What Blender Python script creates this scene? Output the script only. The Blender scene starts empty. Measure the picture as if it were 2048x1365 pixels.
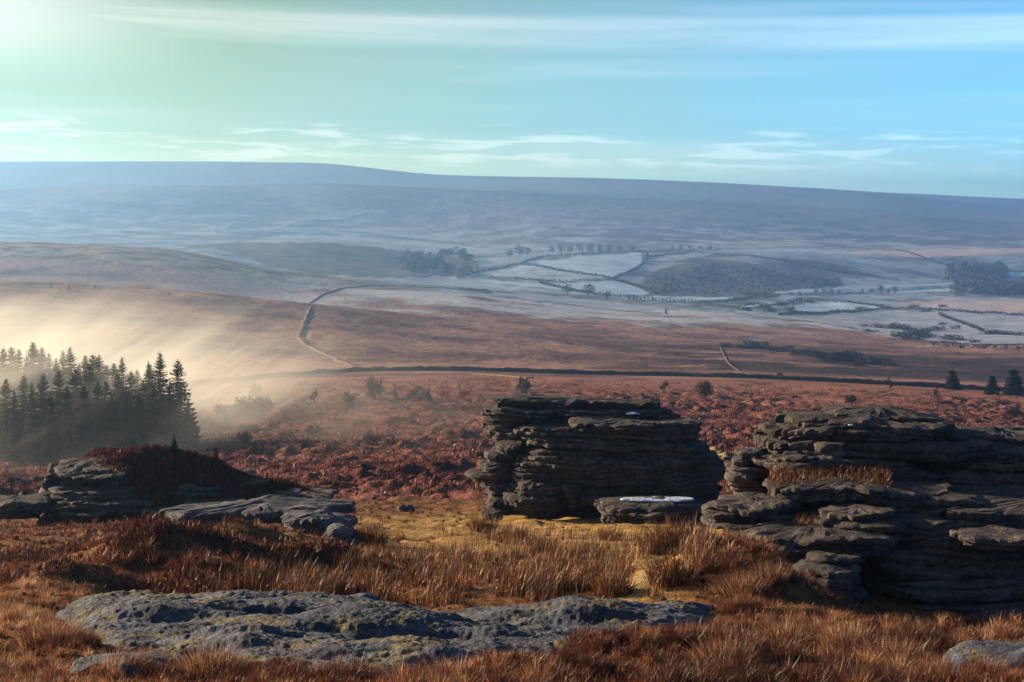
import bpy, math, random
import numpy as np
R = math.radians
scene = bpy.context.scene
COL = scene.collection
random.seed(7)
rng = np.random.default_rng(7)

# ------------------------------------------------------------------ camera
# level 52.7 mm lens with a downward shift: a point at depth Y lands at
# px = 1024 + F*X/Y, py = HY - F*Z/Y of the 2048 px wide photograph
F, CX, HY = 3000.0, 1024.0, 450.0
cam = bpy.data.cameras.new('camera')
cam_ob = bpy.data.objects.new('camera', cam)
COL.objects.link(cam_ob)
cam_ob.location = (0, 0, 0)
cam_ob.rotation_euler = (R(90), 0, 0)
cam.sensor_width = 36
cam.lens = 36 * F / 2048
cam.shift_y = -(682.5 - HY) / 2048
cam.clip_start = 0.5
cam.clip_end = 30000
scene.camera = cam_ob

# ------------------------------------------------------------------ light
SUN_AZ, SUN_EL = R(-62), R(14.5)       # azimuth from +Y towards +X
SD = (math.sin(SUN_AZ) * math.cos(SUN_EL), math.cos(SUN_AZ) * math.cos(SUN_EL), math.sin(SUN_EL))
sun = bpy.data.lights.new('sun', 'SUN')
sun.energy = 5.0
sun.angle = R(0.5)
sun.color = (1.0, 0.79, 0.56)
sun_ob = bpy.data.objects.new('sun', sun)
COL.objects.link(sun_ob)
from mathutils import Vector
sun_ob.rotation_euler = Vector(SD).to_track_quat('Z', 'Y').to_euler()

scene.view_settings.view_transform = 'Standard'
scene.view_settings.look = 'None'
scene.view_settings.exposure = 1.6
scene.view_settings.gamma = 1
scene.view_settings.use_curve_mapping = False
scene.cycles.use_denoising = True
scene.cycles.max_bounces = 6
scene.cycles.diffuse_bounces = 1
scene.cycles.glossy_bounces = 2
scene.cycles.transmission_bounces = 3
scene.cycles.volume_bounces = 1
scene.cycles.volume_max_steps = 96
scene.cycles.caustics_reflective = False
scene.cycles.caustics_refractive = False


class NT:
    """small helper for node trees"""
    def __init__(self, tree):
        self.t = tree
        self.n = tree.nodes
        self.l = tree.links

    def put(self, sock, v):
        if v is None:
            return
        if isinstance(v, bpy.types.NodeSocket):
            self.l.new(v, sock)
        else:
            if hasattr(sock.default_value, '__len__') and not hasattr(v, '__len__'):
                v = (v,) * len(sock.default_value)
            if hasattr(v, '__len__') and len(sock.default_value) == 4 and len(v) == 3:
                v = (*v, 1)
            sock.default_value = v

    def m(self, op, a, b=None, c=None, clamp=False):
        n = self.n.new('ShaderNodeMath')
        n.operation = op
        n.use_clamp = clamp
        for i, v in enumerate((a, b, c)):
            if v is not None:
                self.put(n.inputs[i], v)
        return n.outputs[0]

    def vm(self, op, a, b=None):
        n = self.n.new('ShaderNodeVectorMath')
        n.operation = op
        self.put(n.inputs[0], a)
        if b is not None:
            self.put(n.inputs[1], b)
        return n.outputs['Value'] if op in ('DOT_PRODUCT', 'LENGTH') else n.outputs[0]

    def comb(self, x, y, z):
        n = self.n.new('ShaderNodeCombineXYZ')
        for i, v in enumerate((x, y, z)):
            self.put(n.inputs[i], v)
        return n.outputs[0]

    def sep(self, v):
        n = self.n.new('ShaderNodeSeparateXYZ')
        self.put(n.inputs[0], v)
        return n.outputs

    def noise(self, vec, scale=1.0, detail=4, rough=0.5, dist=0.0):
        n = self.n.new('ShaderNodeTexNoise')
        self.put(n.inputs['Vector'], vec)
        n.inputs['Scale'].default_value = scale
        n.inputs['Detail'].default_value = detail
        n.inputs['Roughness'].default_value = rough
        n.inputs['Distortion'].default_value = dist
        return n.outputs[0]

    def vor(self, vec, scale=1.0, feature='F1'):
        n = self.n.new('ShaderNodeTexVoronoi')
        n.feature = feature
        self.put(n.inputs['Vector'], vec)
        n.inputs['Scale'].default_value = scale
        return n.outputs['Distance']

    def mr(self, v, a, b, c=0.0, d=1.0, smooth=True):
        n = self.n.new('ShaderNodeMapRange')
        n.interpolation_type = 'SMOOTHSTEP' if smooth else 'LINEAR'
        self.put(n.inputs[0], v)
        for i, q in enumerate((a, b, c, d)):
            self.put(n.inputs[i + 1], q)
        return n.outputs[0]

    def mix(self, f, a, b, mode='MIX'):
        n = self.n.new('ShaderNodeMix')
        n.data_type = 'RGBA'
        n.blend_type = mode
        self.put(n.inputs[0], f)
        self.put(n.inputs[6], a)
        self.put(n.inputs[7], b)
        return n.outputs[2]

    def ramp(self, f, *stops):
        n = self.n.new('ShaderNodeValToRGB')
        self.put(n.inputs[0], f)
        e = n.color_ramp.elements
        while len(e) > 1:
            e.remove(e[-1])
        e[0].position, e[0].color = stops[0][0], (*stops[0][1], 1)
        for p, c in stops[1:]:
            q = e.new(p)
            q.color = (*c, 1)
        return n.outputs[0]

    def attr(self, name):
        n = self.n.new('ShaderNodeAttribute')
        n.attribute_name = name
        return n.outputs['Fac']

    def pos(self):
        return self.n.new('ShaderNodeNewGeometry').outputs['Position']

    def obj(self):
        return self.n.new('ShaderNodeTexCoord').outputs['Object']

    def bump(self, h, strength=0.5, dist=0.1, normal=None):
        n = self.n.new('ShaderNodeBump')
        n.inputs['Strength'].default_value = strength
        n.inputs['Distance'].default_value = dist
        self.put(n.inputs['Height'], h)
        if normal is not None:
            self.put(n.inputs['Normal'], normal)
        return n.outputs[0]


# ------------------------------------------------------------------ sky
world = bpy.data.worlds.new('World')
scene.world = world
world.use_nodes = True
w = NT(world.node_tree)
w.n.clear()
sky = w.n.new('ShaderNodeTexSky')
sky.sky_type = 'NISHITA'
sky.sun_disc = False
sky.sun_elevation = SUN_EL
sky.sun_rotation = SUN_AZ
sky.altitude = 400
sky.air_density = 0.6
sky.dust_density = 0.35
sky.ozone_density = 1.0
gen = w.n.new('ShaderNodeTexCoord').outputs['Generated']
gx, gy, gz = w.sep(gen)
az = w.m('ARCTAN2', gx, gy)
el = gz
glow = w.m('MAXIMUM', w.vm('DOT_PRODUCT', gen, SD), 0.0)
# thin high cloud: long streaks lying almost level, and small fleecy bands near the hills
el2 = w.m('MULTIPLY_ADD', az, 0.020, el)
n1 = w.noise(w.comb(w.m('MULTIPLY', az, 2.6), w.m('MULTIPLY', el2, 62.0), 3.7), 1.0, 6, 0.55, 0.35)
n2 = w.noise(w.comb(w.m('MULTIPLY', az, 1.5), w.m('MULTIPLY', el2, 20.0), 9.1), 1.0, 4, 0.5, 0.3)
n3 = w.noise(w.comb(w.m('MULTIPLY', az, 15.0), w.m('MULTIPLY', el2, 150.0), 4.3), 1.0, 8, 0.64, 0.7)
band = w.m('MULTIPLY', w.mr(el2, 0.112, 0.123), w.mr(el2, 0.134, 0.142, 1.0, 0.0))
streak = w.m('MULTIPLY', w.mr(n1, 0.22, 0.58), band)
over = w.m('MULTIPLY', w.m('MULTIPLY', w.mr(el2, 0.17, 0.22), w.mr(el2, 0.5, 0.3)), w.mr(n2, 0.5, 0.66, 0.0, 0.5))
streak = w.m('MAXIMUM', streak, over)
streak = w.m('MAXIMUM', streak, w.m('MULTIPLY', w.mr(n1, 0.44, 0.76), w.m('MULTIPLY', w.mr(el, 0.02, 0.06), w.mr(n2, 0.36, 0.60, 0.0, 0.55))))
low = w.m('MULTIPLY', w.mr(el2, 0.034, 0.044), w.mr(el2, 0.060, 0.070, 1.0, 0.0))
fleece = w.m('MULTIPLY', w.mr(n3, 0.50, 0.63), low)
veil = w.m('MULTIPLY', w.mr(az, -0.16, -0.40), w.m('MULTIPLY', w.mr(el2, 0.075, 0.125), w.mr(el2, 0.4, 0.2)))
veil = w.m('MULTIPLY', veil, w.mr(n2, 0.16, 0.46, 0.25, 1.0))
cl = w.m('MAXIMUM', w.m('MULTIPLY', streak, 0.62), w.m('MULTIPLY', fleece, 0.78))
cl = w.m('MAXIMUM', cl, veil)
up = w.mr(el, -0.10, 0.0)
tint = w.mix(w.mr(glow, 0.0, 0.64, 0.0, 1.0, False), (0.22, 0.88, 1.36), (0.26, 0.30, 0.16))
base = w.mix(1.0, sky.outputs[0], tint, 'MULTIPLY')
base = w.mix(1.0, base, w.mix(w.mr(w.vm('DOT_PRODUCT', gen, SD), -0.2, 0.1), (0.42, 0.46, 0.62), (1.1, 1.1, 1.1)), 'MULTIPLY')
g3 = w.m('MULTIPLY', w.m('POWER', glow, 2.5), up)
base = w.mix(1.0, base, w.mix(g3, (0, 0, 0), (0.85, 0.95, 0.30)), 'ADD')
fwd = w.vm('DOT_PRODUCT', gen, SD)
back = w.mr(fwd, -0.15, 0.15, 0.35, 1.0)
rim = w.m('MULTIPLY', w.m('MULTIPLY', w.mr(el, 0.26, 0.04), up), back)
base = w.mix(1.0, base, w.mix(rim, (0, 0, 0), w.mix(w.mr(glow, 0.15, 0.6), (1.4, 2.4, 2.2), (1.6, 2.1, 0.9))), 'ADD')
hor = w.m('MULTIPLY', w.m('MULTIPLY', w.mr(el, 0.07, 0.01), up), w.mr(glow, 0.0, 0.55, 0.40, 1.0))
base = w.mix(1.0, base, w.mix(hor, (0, 0, 0), (6.8, 5.2, 0.3)), 'ADD')
ccol = w.mix(1.0, base, w.mix(w.mr(glow, 0.0, 0.62, 0.0, 1.0, False), (2.8, 2.7, 2.0), (4.0, 3.0, 3.2)), 'ADD')
skyc = w.mix(w.m('MULTIPLY', cl, up), base, ccol)
bg = w.n.new('ShaderNodeBackground')
w.put(bg.inputs['Color'], skyc)
bg.inputs['Strength'].default_value = 0.06
out = w.n.new('ShaderNodeOutputWorld')
w.l.new(bg.outputs[0], out.inputs['Surface'])


# ------------------------------------------------------------------ numpy noise
def _h(ix, iy, iz, s):
    n = (ix * 374761393 + iy * 668265263 + iz * 2147483647 + s * 974634541) & 0xFFFFFFFF
    n = ((n ^ (n >> 13)) * 1274126177) & 0xFFFFFFFF
    n = ((n ^ (n >> 16)) * 2246822519) & 0xFFFFFFFF
    return ((n ^ (n >> 15)) & 0xFFFFFF) / float(0xFFFFFF) * 2 - 1


def vnoise(x, y, z=None, s=0):
    x = np.asarray(x, float); y = np.asarray(y, float)
    z = np.zeros_like(x) if z is None else np.asarray(z, float)
    x0 = np.floor(x); y0 = np.floor(y); z0 = np.floor(z)
    fx = x - x0; fy = y - y0; fz = z - z0
    fx = fx * fx * fx * (fx * (fx * 6 - 15) + 10); fy = fy * fy * fy * (fy * (fy * 6 - 15) + 10); fz = fz * fz * (3 - 2 * fz)
    ix = x0.astype(np.int64); iy = y0.astype(np.int64); iz = z0.astype(np.int64)
    r = 0
    flat = not np.any(fz)
    for dz in ((0,) if flat else (0, 1)):
        wz = 1.0 if flat else (fz if dz else 1 - fz)
        for dy in (0, 1):
            wy = fy if dy else 1 - fy
            for dx in (0, 1):
                wx = fx if dx else 1 - fx
                r = r + _h(ix + dx, iy + dy, iz + dz, s) * wx * wy * wz
    return r


def fbm(x, y, z=None, s=0, o=4, g=0.5):
    a, t, r = 1.0, 0.0, 0.0
    x = np.asarray(x, float); y = np.asarray(y, float)
    for k in range(o):
        r = r + a * vnoise(x + 17.3 * k, y - 9.1 * k, None if z is None else z, s + k)
        t += a
        a *= g
        x = x * 2.03; y = y * 2.03
        z = None if z is None else z * 2.03
    return r / t


def pchip(xs, ys, q):
    xs = np.asarray(xs, float); ys = np.asarray(ys, float)
    h = np.diff(xs); d = np.diff(ys) / h
    m = np.zeros_like(ys)
    m[1:-1] = np.where(d[:-1] * d[1:] > 0, 3 * (h[:-1] + h[1:]) / ((2 * h[1:] + h[:-1]) / np.where(d[:-1] == 0, 1e-9, d[:-1]) + (h[1:] + 2 * h[:-1]) / np.where(d[1:] == 0, 1e-9, d[1:])), 0)
    m[0], m[-1] = d[0], d[-1]
    q = np.clip(q, xs[0], xs[-1])
    i = np.clip(np.searchsorted(xs, q) - 1, 0, len(h) - 1)
    t = (q - xs[i]) / h[i]
    return (ys[i] * (1 + 2 * t) * (1 - t) ** 2 + h[i] * m[i] * t * (1 - t) ** 2 + ys[i + 1] * t * t * (3 - 2 * t) + h[i] * m[i + 1] * t * t * (t - 1))


def sst(x, a, b):
    t = np.clip((x - a) / (b - a), 0, 1)
    return t * t * (3 - 2 * t)


# ------------------------------------------------------------------ object helpers
def tag(o, label=None, cat=None, group=None, kind=None):
    if label: o['label'] = label
    if cat: o['category'] = cat
    if group: o['group'] = group
    if kind: o['kind'] = kind
    return o


def mk_mesh(name, V, faces, mat, smooth=True, attrs=None):
    """faces: list of int arrays (n,3) / (n,4)"""
    V = np.asarray(V, np.float32)
    if not isinstance(faces, (list, tuple)):
        faces = [faces]
    faces = [np.asarray(f, np.int32) for f in faces if len(f)]
    me = bpy.data.meshes.new(name)
    me.vertices.add(len(V))
    me.vertices.foreach_set('co', V.ravel())
    nl = sum(f.size for f in faces)
    npol = sum(len(f) for f in faces)
    me.loops.add(nl)
    me.loops.foreach_set('vertex_index', np.concatenate([f.ravel() for f in faces]))
    me.polygons.add(npol)
    tot = np.concatenate([np.full(len(f), f.shape[1], np.int32) for f in faces])
    st = np.concatenate([[0], np.cumsum(tot)[:-1]]).astype(np.int32)
    me.polygons.foreach_set('loop_start', st)
    me.polygons.foreach_set('loop_total', tot)
    me.polygons.foreach_set('use_smooth', np.full(npol, smooth))
    for k, v in (attrs or {}).items():
        a = me.attributes.new(k, 'FLOAT', 'POINT')
        a.data.foreach_set('value', np.asarray(v, np.float32))
    if mat is not None:
        me.materials.append(mat)
    me.update(calc_edges=True)
    return me


def put(name, me, parent=None, loc=(0, 0, 0), rz=0.0, sc=1.0):
    o = bpy.data.objects.new(name, me)
    COL.objects.link(o)
    o.location = loc
    o.rotation_euler = (0, 0, rz)
    o.scale = (sc, sc, sc) if not hasattr(sc, '__len__') else sc
    if parent is not None:
        o.parent = parent
    return o


def empty(name, loc, rz=0.0):
    return put(name, None, None, loc, rz)


def grid_faces(nr, nc, wrap=False):
    r = np.arange(nr - 1)[:, None]
    c = np.arange(nc if wrap else nc - 1)[None, :]
    a = r * nc + c
    b = r * nc + (c + 1) % nc
    return np.stack([a, b, b + nc, a + nc], -1).reshape(-1, 4)


# ------------------------------------------------------------------ materials
def mat_new(name):
    m = bpy.data.materials.new(name)
    m.use_nodes = True
    t = NT(m.node_tree)
    t.n.clear()
    o = t.n.new('ShaderNodeOutputMaterial')
    return m, t, o


def pbsdf(t, o, col, rough=0.9, normal=None, spec=0.2):
    b = t.n.new('ShaderNodeBsdfPrincipled')
    t.put(b.inputs['Base Color'], col)
    t.put(b.inputs['Roughness'], rough)
    b.inputs['Specular IOR Level'].default_value = spec
    if normal is not None:
        t.put(b.inputs['Normal'], normal)
    t.l.new(b.outputs[0], o.inputs['Surface'])
    return b


def rock_mat(name, dark, light, moss=0.0, rust=0.3, strata=True, lichen=0.25, lcol=(0.30, 0.30, 0.27)):
    m, t, o = mat_new(name)
    p = t.pos()
    big = t.noise(p, 0.8, 5, 0.6)
    mid = t.noise(p, 5.0, 5, 0.65)
    fine = t.noise(p, 32.0, 4, 0.7)
    col = t.mix(t.mr(t.m('ADD', t.m('MULTIPLY', big, 0.5), t.m('MULTIPLY', mid, 0.5)), 0.42, 0.66), dark, light)
    col = t.mix(t.m('MULTIPLY', t.mr(fine, 0.45, 0.7), 0.6), col, tuple(min(1, c * 1.6) for c in light))
    col = t.mix(t.m('MULTIPLY', t.mr(fine, 0.5, 0.3), 0.6), col, tuple(c * 0.35 for c in dark))
    col = t.mix(t.m('MULTIPLY', t.mr(t.noise(p, 1.7, 4, 0.6), 0.55, 0.7), rust), col, (0.10, 0.055, 0.03))
    col = t.mix(t.m('MULTIPLY', t.mr(t.noise(p, 9.0, 3, 0.7), 0.62, 0.7), lichen), col, lcol)
    if moss > 0:
        nz = t.sep(t.n.new('ShaderNodeNewGeometry').outputs['Normal'])[2]
        mk = t.m('MULTIPLY', t.mr(t.noise(p, 0.9, 5, 0.7), 0.5, 0.60), t.mr(t.noise(p, 13.0, 5, 0.75), 0.42, 0.58))
        mk = t.m('MULTIPLY', mk, t.mr(nz, 0.5, 0.85))
        col = t.mix(t.m('MULTIPLY', mk, moss), col, (0.26, 0.18, 0.02))
    h = t.m('ADD', t.m('MULTIPLY', mid, 0.6), t.m('MULTIPLY', fine, 0.35))
    if strata:
        ps = t.vm('MULTIPLY', p, (0.5, 0.5, 7.0))
        st = t.noise(ps, 1.0, 4, 0.6, 0.4)
        h = t.m('ADD', h, t.m('MULTIPLY', st, 1.6))
    pits = t.mr(t.vor(t.vm('MULTIPLY', p, (1, 1, 2.2)), 6.5), 0.0, 0.35)
    h = t.m('ADD', h, t.m('MULTIPLY', pits, 0.35))
    pbsdf(t, o, col, 0.85, t.bump(h, 1.0, 0.13), 0.25)
    return m


def grass_mat(name, stops, trans=0.35, gloss=0.025):
    m, t, o = mat_new(name)
    c = t.ramp(t.attr('tone'), *stops)
    d = t.n.new('ShaderNodeBsdfDiffuse'); t.put(d.inputs[0], c)
    tr = t.n.new('ShaderNodeBsdfTranslucent'); t.put(tr.inputs[0], c)
    mx = t.n.new('ShaderNodeMixShader'); mx.inputs[0].default_value = trans
    t.l.new(d.outputs[0], mx.inputs[1]); t.l.new(tr.outputs[0], mx.inputs[2])
    gl = t.n.new('ShaderNodeBsdfGlossy'); gl.inputs['Roughness'].default_value = 0.4
    gl.inputs[0].default_value = (1.0, 0.9, 0.75, 1)
    m2 = t.n.new('ShaderNodeMixShader'); m2.inputs[0].default_value = gloss
    t.l.new(mx.outputs[0], m2.inputs[1]); t.l.new(gl.outputs[0], m2.inputs[2])
    t.l.new(m2.outputs[0], o.inputs['Surface'])
    return m


def flat_mat(name, a, b, scale=3.0, rough=0.9, trans=0.0):
    m, t, o = mat_new(name)
    p = t.pos()
    c = t.mix(t.mr(t.noise(p, scale, 4, 0.6), 0.35, 0.65), a, b)
    bs = pbsdf(t, o, c, rough, None, 0.1)
    if trans:
        tr = t.n.new('ShaderNodeBsdfTranslucent'); t.put(tr.inputs[0], c)
        mx = t.n.new('ShaderNodeMixShader'); mx.inputs[0].default_value = trans
        t.l.new(bs.outputs[0], mx.inputs[1]); t.l.new(tr.outputs[0], mx.inputs[2])
        t.l.new(mx.outputs[0], o.inputs['Surface'])
    return m


def ground_mat():
    m, t, o = mat_new('turf and dead grass')
    p = t.pos()
    turf = t.attr('turf')
    n = t.noise(p, 1.3, 5, 0.65)
    f = t.noise(p, 9.0, 5, 0.7)
    br = t.mix(t.mr(n, 0.35, 0.65), (0.055, 0.022, 0.010), (0.20, 0.088, 0.030))
    br = t.mix(t.m('MULTIPLY', t.mr(f, 0.45, 0.7), 0.6), br, (0.33, 0.17, 0.06))
    gr = t.mix(t.mr(n, 0.35, 0.65), (0.23, 0.140, 0.036), (0.50, 0.29, 0.100))
    gr = t.mix(t.m('MULTIPLY', t.mr(f, 0.5, 0.32), 0.7), gr, (0.09, 0.06, 0.018))
    c = t.mix(turf, br, gr)
    h = t.m('ADD', t.m('MULTIPLY', n, 0.8), t.m('MULTIPLY', f, 0.5))
    pbsdf(t, o, c, 0.95, t.bump(h, 1.0, 0.16), 0.05)
    return m


def moor_mat():
    m, t, o = mat_new('heather moor')
    p = t.pos()
    x, y, z = t.sep(p)
    n = t.noise(p, 0.55, 6, 0.65)
    st = t.noise(t.comb(t.m('MULTIPLY', x, 0.05), t.m('MULTIPLY', y, 0.03), 2.0), 1.0, 4, 0.6)
    f = t.noise(p, 2.6, 4, 0.7)
    c = t.mix(t.mr(n, 0.36, 0.64), (0.034, 0.009, 0.010), (0.172, 0.047, 0.042))
    c = t.mix(t.m('MULTIPLY', t.mr(st, 0.40, 0.62), 0.75), c, (0.25, 0.100, 0.068))
    c = t.mix(t.m('MULTIPLY', t.mr(f, 0.52, 0.72), 0.55), c, (0.34, 0.19, 0.10))
    c = t.mix(t.m('MULTIPLY', t.mr(y, 280, 440), 0.55), c, (0.30, 0.145, 0.095))
    dk = t.noise(t.comb(t.m('MULTIPLY', x, 0.09), t.m('MULTIPLY', y, 0.05), 7.0), 1.0, 5, 0.65)
    c = t.mix(t.m('MULTIPLY', t.mr(dk, 0.52, 0.64), 0.75), c, (0.030, 0.012, 0.010))
    h = t.m('ADD', n, t.m('MULTIPLY', f, 0.35))
    pbsdf(t, o, c, 0.95, t.bump(h, 1.0, 0.9), 0.03)
    return m


def hill_mat():
    m, t, o = mat_new('bracken hillside')
    p = t.pos()
    x, y, z = t.sep(p)
    q = t.comb(t.m('MULTIPLY', x, 0.016), t.m('MULTIPLY', y, 0.012), 1.0)
    n = t.noise(q, 1.0, 6, 0.62)
    f = t.noise(p, 0.12, 5, 0.7)
    c = t.mix(t.mr(n, 0.36, 0.62), (0.105, 0.052, 0.042), (0.30, 0.165, 0.115))
    c = t.mix(t.m('MULTIPLY', t.mr(f, 0.5, 0.36), 0.6), c, (0.075, 0.040, 0.036))
    # dark heather tongues on the right flank
    dk = t.noise(t.comb(t.m('MULTIPLY', x, 0.012), t.m('MULTIPLY', y, 0.014), 5.0), 1.0, 5, 0.6)
    mask = t.m('MULTIPLY', t.mr(dk, 0.38, 0.50), t.m('MULTIPLY', t.mr(x, 20, 80), t.m('MULTIPLY', t.mr(y, 930, 800), t.mr(y, 505, 570))))
    c = t.mix(t.m('MULTIPLY', mask, 0.9), c, (0.032, 0.020, 0.020))
    # hoar frost creeping in towards the valley
    fr = t.noise(t.comb(t.m('MULTIPLY', x, 0.014), t.m('MULTIPLY', y, 0.008), 8.0), 1.0, 6, 0.65)
    fm = t.mr(t.m('ADD', t.m('MULTIPLY', fr, 1.1), t.mr(y, 850, 1500, 0.0, 0.5, False)), 0.72, 0.92)
    fm = t.m('MULTIPLY', fm, t.mr(x, -330, -60, 0.25, 1.0))
    c = t.mix(t.m('MULTIPLY', fm, 0.8), c, (0.42, 0.44, 0.46))
    pbsdf(t, o, c, 0.95, t.bump(t.m('ADD', f, n), 1.0, 3.0), 0.03)
    return m


def valley_mat():
    m, t, o = mat_new('frosted valley')
    p = t.pos()
    x, y, z = t.sep(p)
    q = t.comb(t.m('MULTIPLY', x, 0.006), t.m('MULTIPLY', y, 0.0035), 4.0)
    n = t.noise(q, 1.0, 6, 0.66)
    f = t.noise(p, 0.03, 6, 0.7)
    c = t.mix(t.mr(n, 0.36, 0.56), (0.075, 0.060, 0.062), (0.30, 0.33, 0.37))
    c = t.mix(t.m('MULTIPLY', t.mr(f, 0.5, 0.38), 0.65), c, (0.06, 0.045, 0.045))
    tan = t.m('MULTIPLY', t.mr(t.m('ADD', x, t.m('MULTIPLY', n, 220)), 60, -160), t.mr(y, 2050, 1750))
    c = t.mix(t.m('MULTIPLY', tan, 0.8), c, t.mix(t.mr(f, 0.40, 0.58), (0.15, 0.10, 0.065), (0.33, 0.25, 0.16)))
    pk = t.m('MULTIPLY', t.mr(x, 250, 520), t.mr(y, 1900, 1500))
    c = t.mix(t.m('MULTIPLY', pk, 0.5), c, (0.36, 0.25, 0.22))
    pbsdf(t, o, c, 0.95, t.bump(f, 1.0, 5.0), 0.03)
    return m


def far_mat():
    m, t, o = mat_new('far moorland hills')
    p = t.pos()
    x, y, z = t.sep(p)
    q = t.comb(t.m('MULTIPLY', x, 0.0022), t.m('MULTIPLY', y, 0.0012), 4.0)
    n = t.noise(q, 1.0, 6, 0.6)
    f = t.noise(p, 0.012, 5, 0.65)
    c = t.mix(t.mr(n, 0.38, 0.62), (0.10, 0.072, 0.066), (0.20, 0.155, 0.135))
    fr = t.m('MULTIPLY', t.mr(y, 4300, 3400), t.mr(f, 0.46, 0.6))
    c = t.mix(t.m('MULTIPLY', fr, 0.7), c, (0.42, 0.43, 0.45))
    pbsdf(t, o, c, 0.95, t.bump(f, 1.0, 12.0), 0.03)
    return m


M = {}
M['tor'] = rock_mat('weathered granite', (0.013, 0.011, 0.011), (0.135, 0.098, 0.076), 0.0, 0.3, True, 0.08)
M['slab'] = rock_mat('frosty granite', (0.030, 0.028, 0.034), (0.165, 0.14, 0.14), 0.0, 0.25, True, 0.3)
M['outcrop'] = rock_mat('mossy granite', (0.020, 0.021, 0.028), (0.125, 0.128, 0.155), 0.75, 0.08, False, 0.4, (0.26, 0.28, 0.33))
M['frost'] = flat_mat('frost crust', (0.14, 0.17, 0.23), (0.62, 0.72, 0.88), 7.0, 0.6)
M['ground'] = ground_mat()
M['moor'] = moor_mat()
M['hill'] = hill_mat()
M['valley'] = valley_mat()
M['far'] = far_mat()
M['field'] = flat_mat('frosted pasture', (0.40, 0.46, 0.50), (0.56, 0.62, 0.66), 0.03)
M['wall'] = rock_mat('dry stone', (0.022, 0.016, 0.014), (0.075, 0.055, 0.046), 0.0, 0.4, False, 0.1)
M['bank'] = flat_mat('turf bank', (0.07, 0.04, 0.033), (0.17, 0.105, 0.078), .4)
M['bark'] = flat_mat('bark', (0.035, 0.024, 0.018), (0.07, 0.05, 0.04), 6.0)
M['needles'] = flat_mat('spruce needles', (0.016, 0.020, 0.012), (0.040, 0.042, 0.022), 0.8, 0.85, 0.2)
M['twig'] = flat_mat('bare twigs', (0.055, 0.032, 0.026), (0.10, 0.060, 0.045), 1.5, 0.85)
M['gorse'] = flat_mat('gorse', (0.014, 0.012, 0.010), (0.036, 0.028, 0.020), 0.5, 0.9)
M['hedge'] = flat_mat('winter hedge', (0.045, 0.036, 0.036), (0.095, 0.076, 0.070), 0.1, 0.9)
M['track'] = flat_mat('trodden turf', (0.13, 0.085, 0.03), (0.30, 0.20, 0.08), 4.0)
M['grass'] = grass_mat('dead moor grass', ((0.0, (0.038, 0.011, 0.008)), (0.35, (0.135, 0.042, 0.022)), (0.62, (0.32, 0.135, 0.060)), (1.0, (0.66, 0.43, 0.24))))
M['rush'] = grass_mat('brown rushes', ((0.0, (0.035, 0.014, 0.008)), (0.5, (0.13, 0.045, 0.018)), (0.85, (0.30, 0.13, 0.05)), (1.0, (0.52, 0.27, 0.11))), 0.25, 0.035)
M['heather'] = grass_mat('winter heather', ((0.0, (0.022, 0.007, 0.006)), (0.5, (0.085, 0.022, 0.017)), (1.0, (0.23, 0.080, 0.050))), 0.15, 0.02)
HAZE_D = 0.00019
MIST_D = 0.032

# ------------------------------------------------------------------ terrain
NEAR = {
 -900: [(18,1400),(24,1320),(30,1240),(36,1200),(46,1130),(60,1085),(75,1050),(90,1030),(130,985),(180,950),(230,915)],
 0: [(18,1400),(22,1348),(26,1290),(30,1238),(34,1203),(40,1152),(50,1108),(60,1078),(72,1050),(85,1030),(130,985),(180,945),(230,905)],
 300: [(18,1400),(22,1348),(26,1295),(30,1243),(34,1207),(40,1165),(46,1125),(52,1092),(58,1068),(66,1052),(75,1040),(90,1022),(130,972),(180,930),(230,885)],
 600: [(18,1400),(22,1350),(26,1300),(30,1250),(34,1208),(40,1165),(46,1130),(52,1100),(58,1078),(66,1060),(75,1045),(90,1020),(130,962),(180,912),(230,868)],
 900: [(18,1400),(22,1352),(26,1300),(30,1250),(34,1210),(40,1167),(46,1132),(52,1104),(60,1078),(70,1056),(80,1040),(95,1012),(130,960),(180,908),(230,863)],
 1200: [(18,1400),(22,1352),(26,1300),(30,1250),(34,1212),(40,1165),(46,1130),(52,1102),(60,1076),(70,1054),(80,1036),(95,1008),(130,956),(180,906),(230,863)],
 1500: [(18,1400),(22,1346),(26,1290),(30,1240),(34,1197),(40,1155),(46,1120),(52,1094),(62,1070),(70,1052),(80,1035),(95,1000),(130,952),(180,906),(230,865)],
 1800: [(18,1400),(22,1345),(26,1300),(30,1288),(34,1290),(40,1255),(46,1190),(60,1110),(80,1040),(95,1005),(130,955),(180,910),(230,868)],
 2048: [(18,1400),(22,1345),(26,1325),(30,1322),(34,1310),(40,1270),(46,1210),(60,1120),(80,1050),(95,1010),(130,962),(180,920),(230,880)],
}
NEAR[2950] = NEAR[2048]
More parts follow.
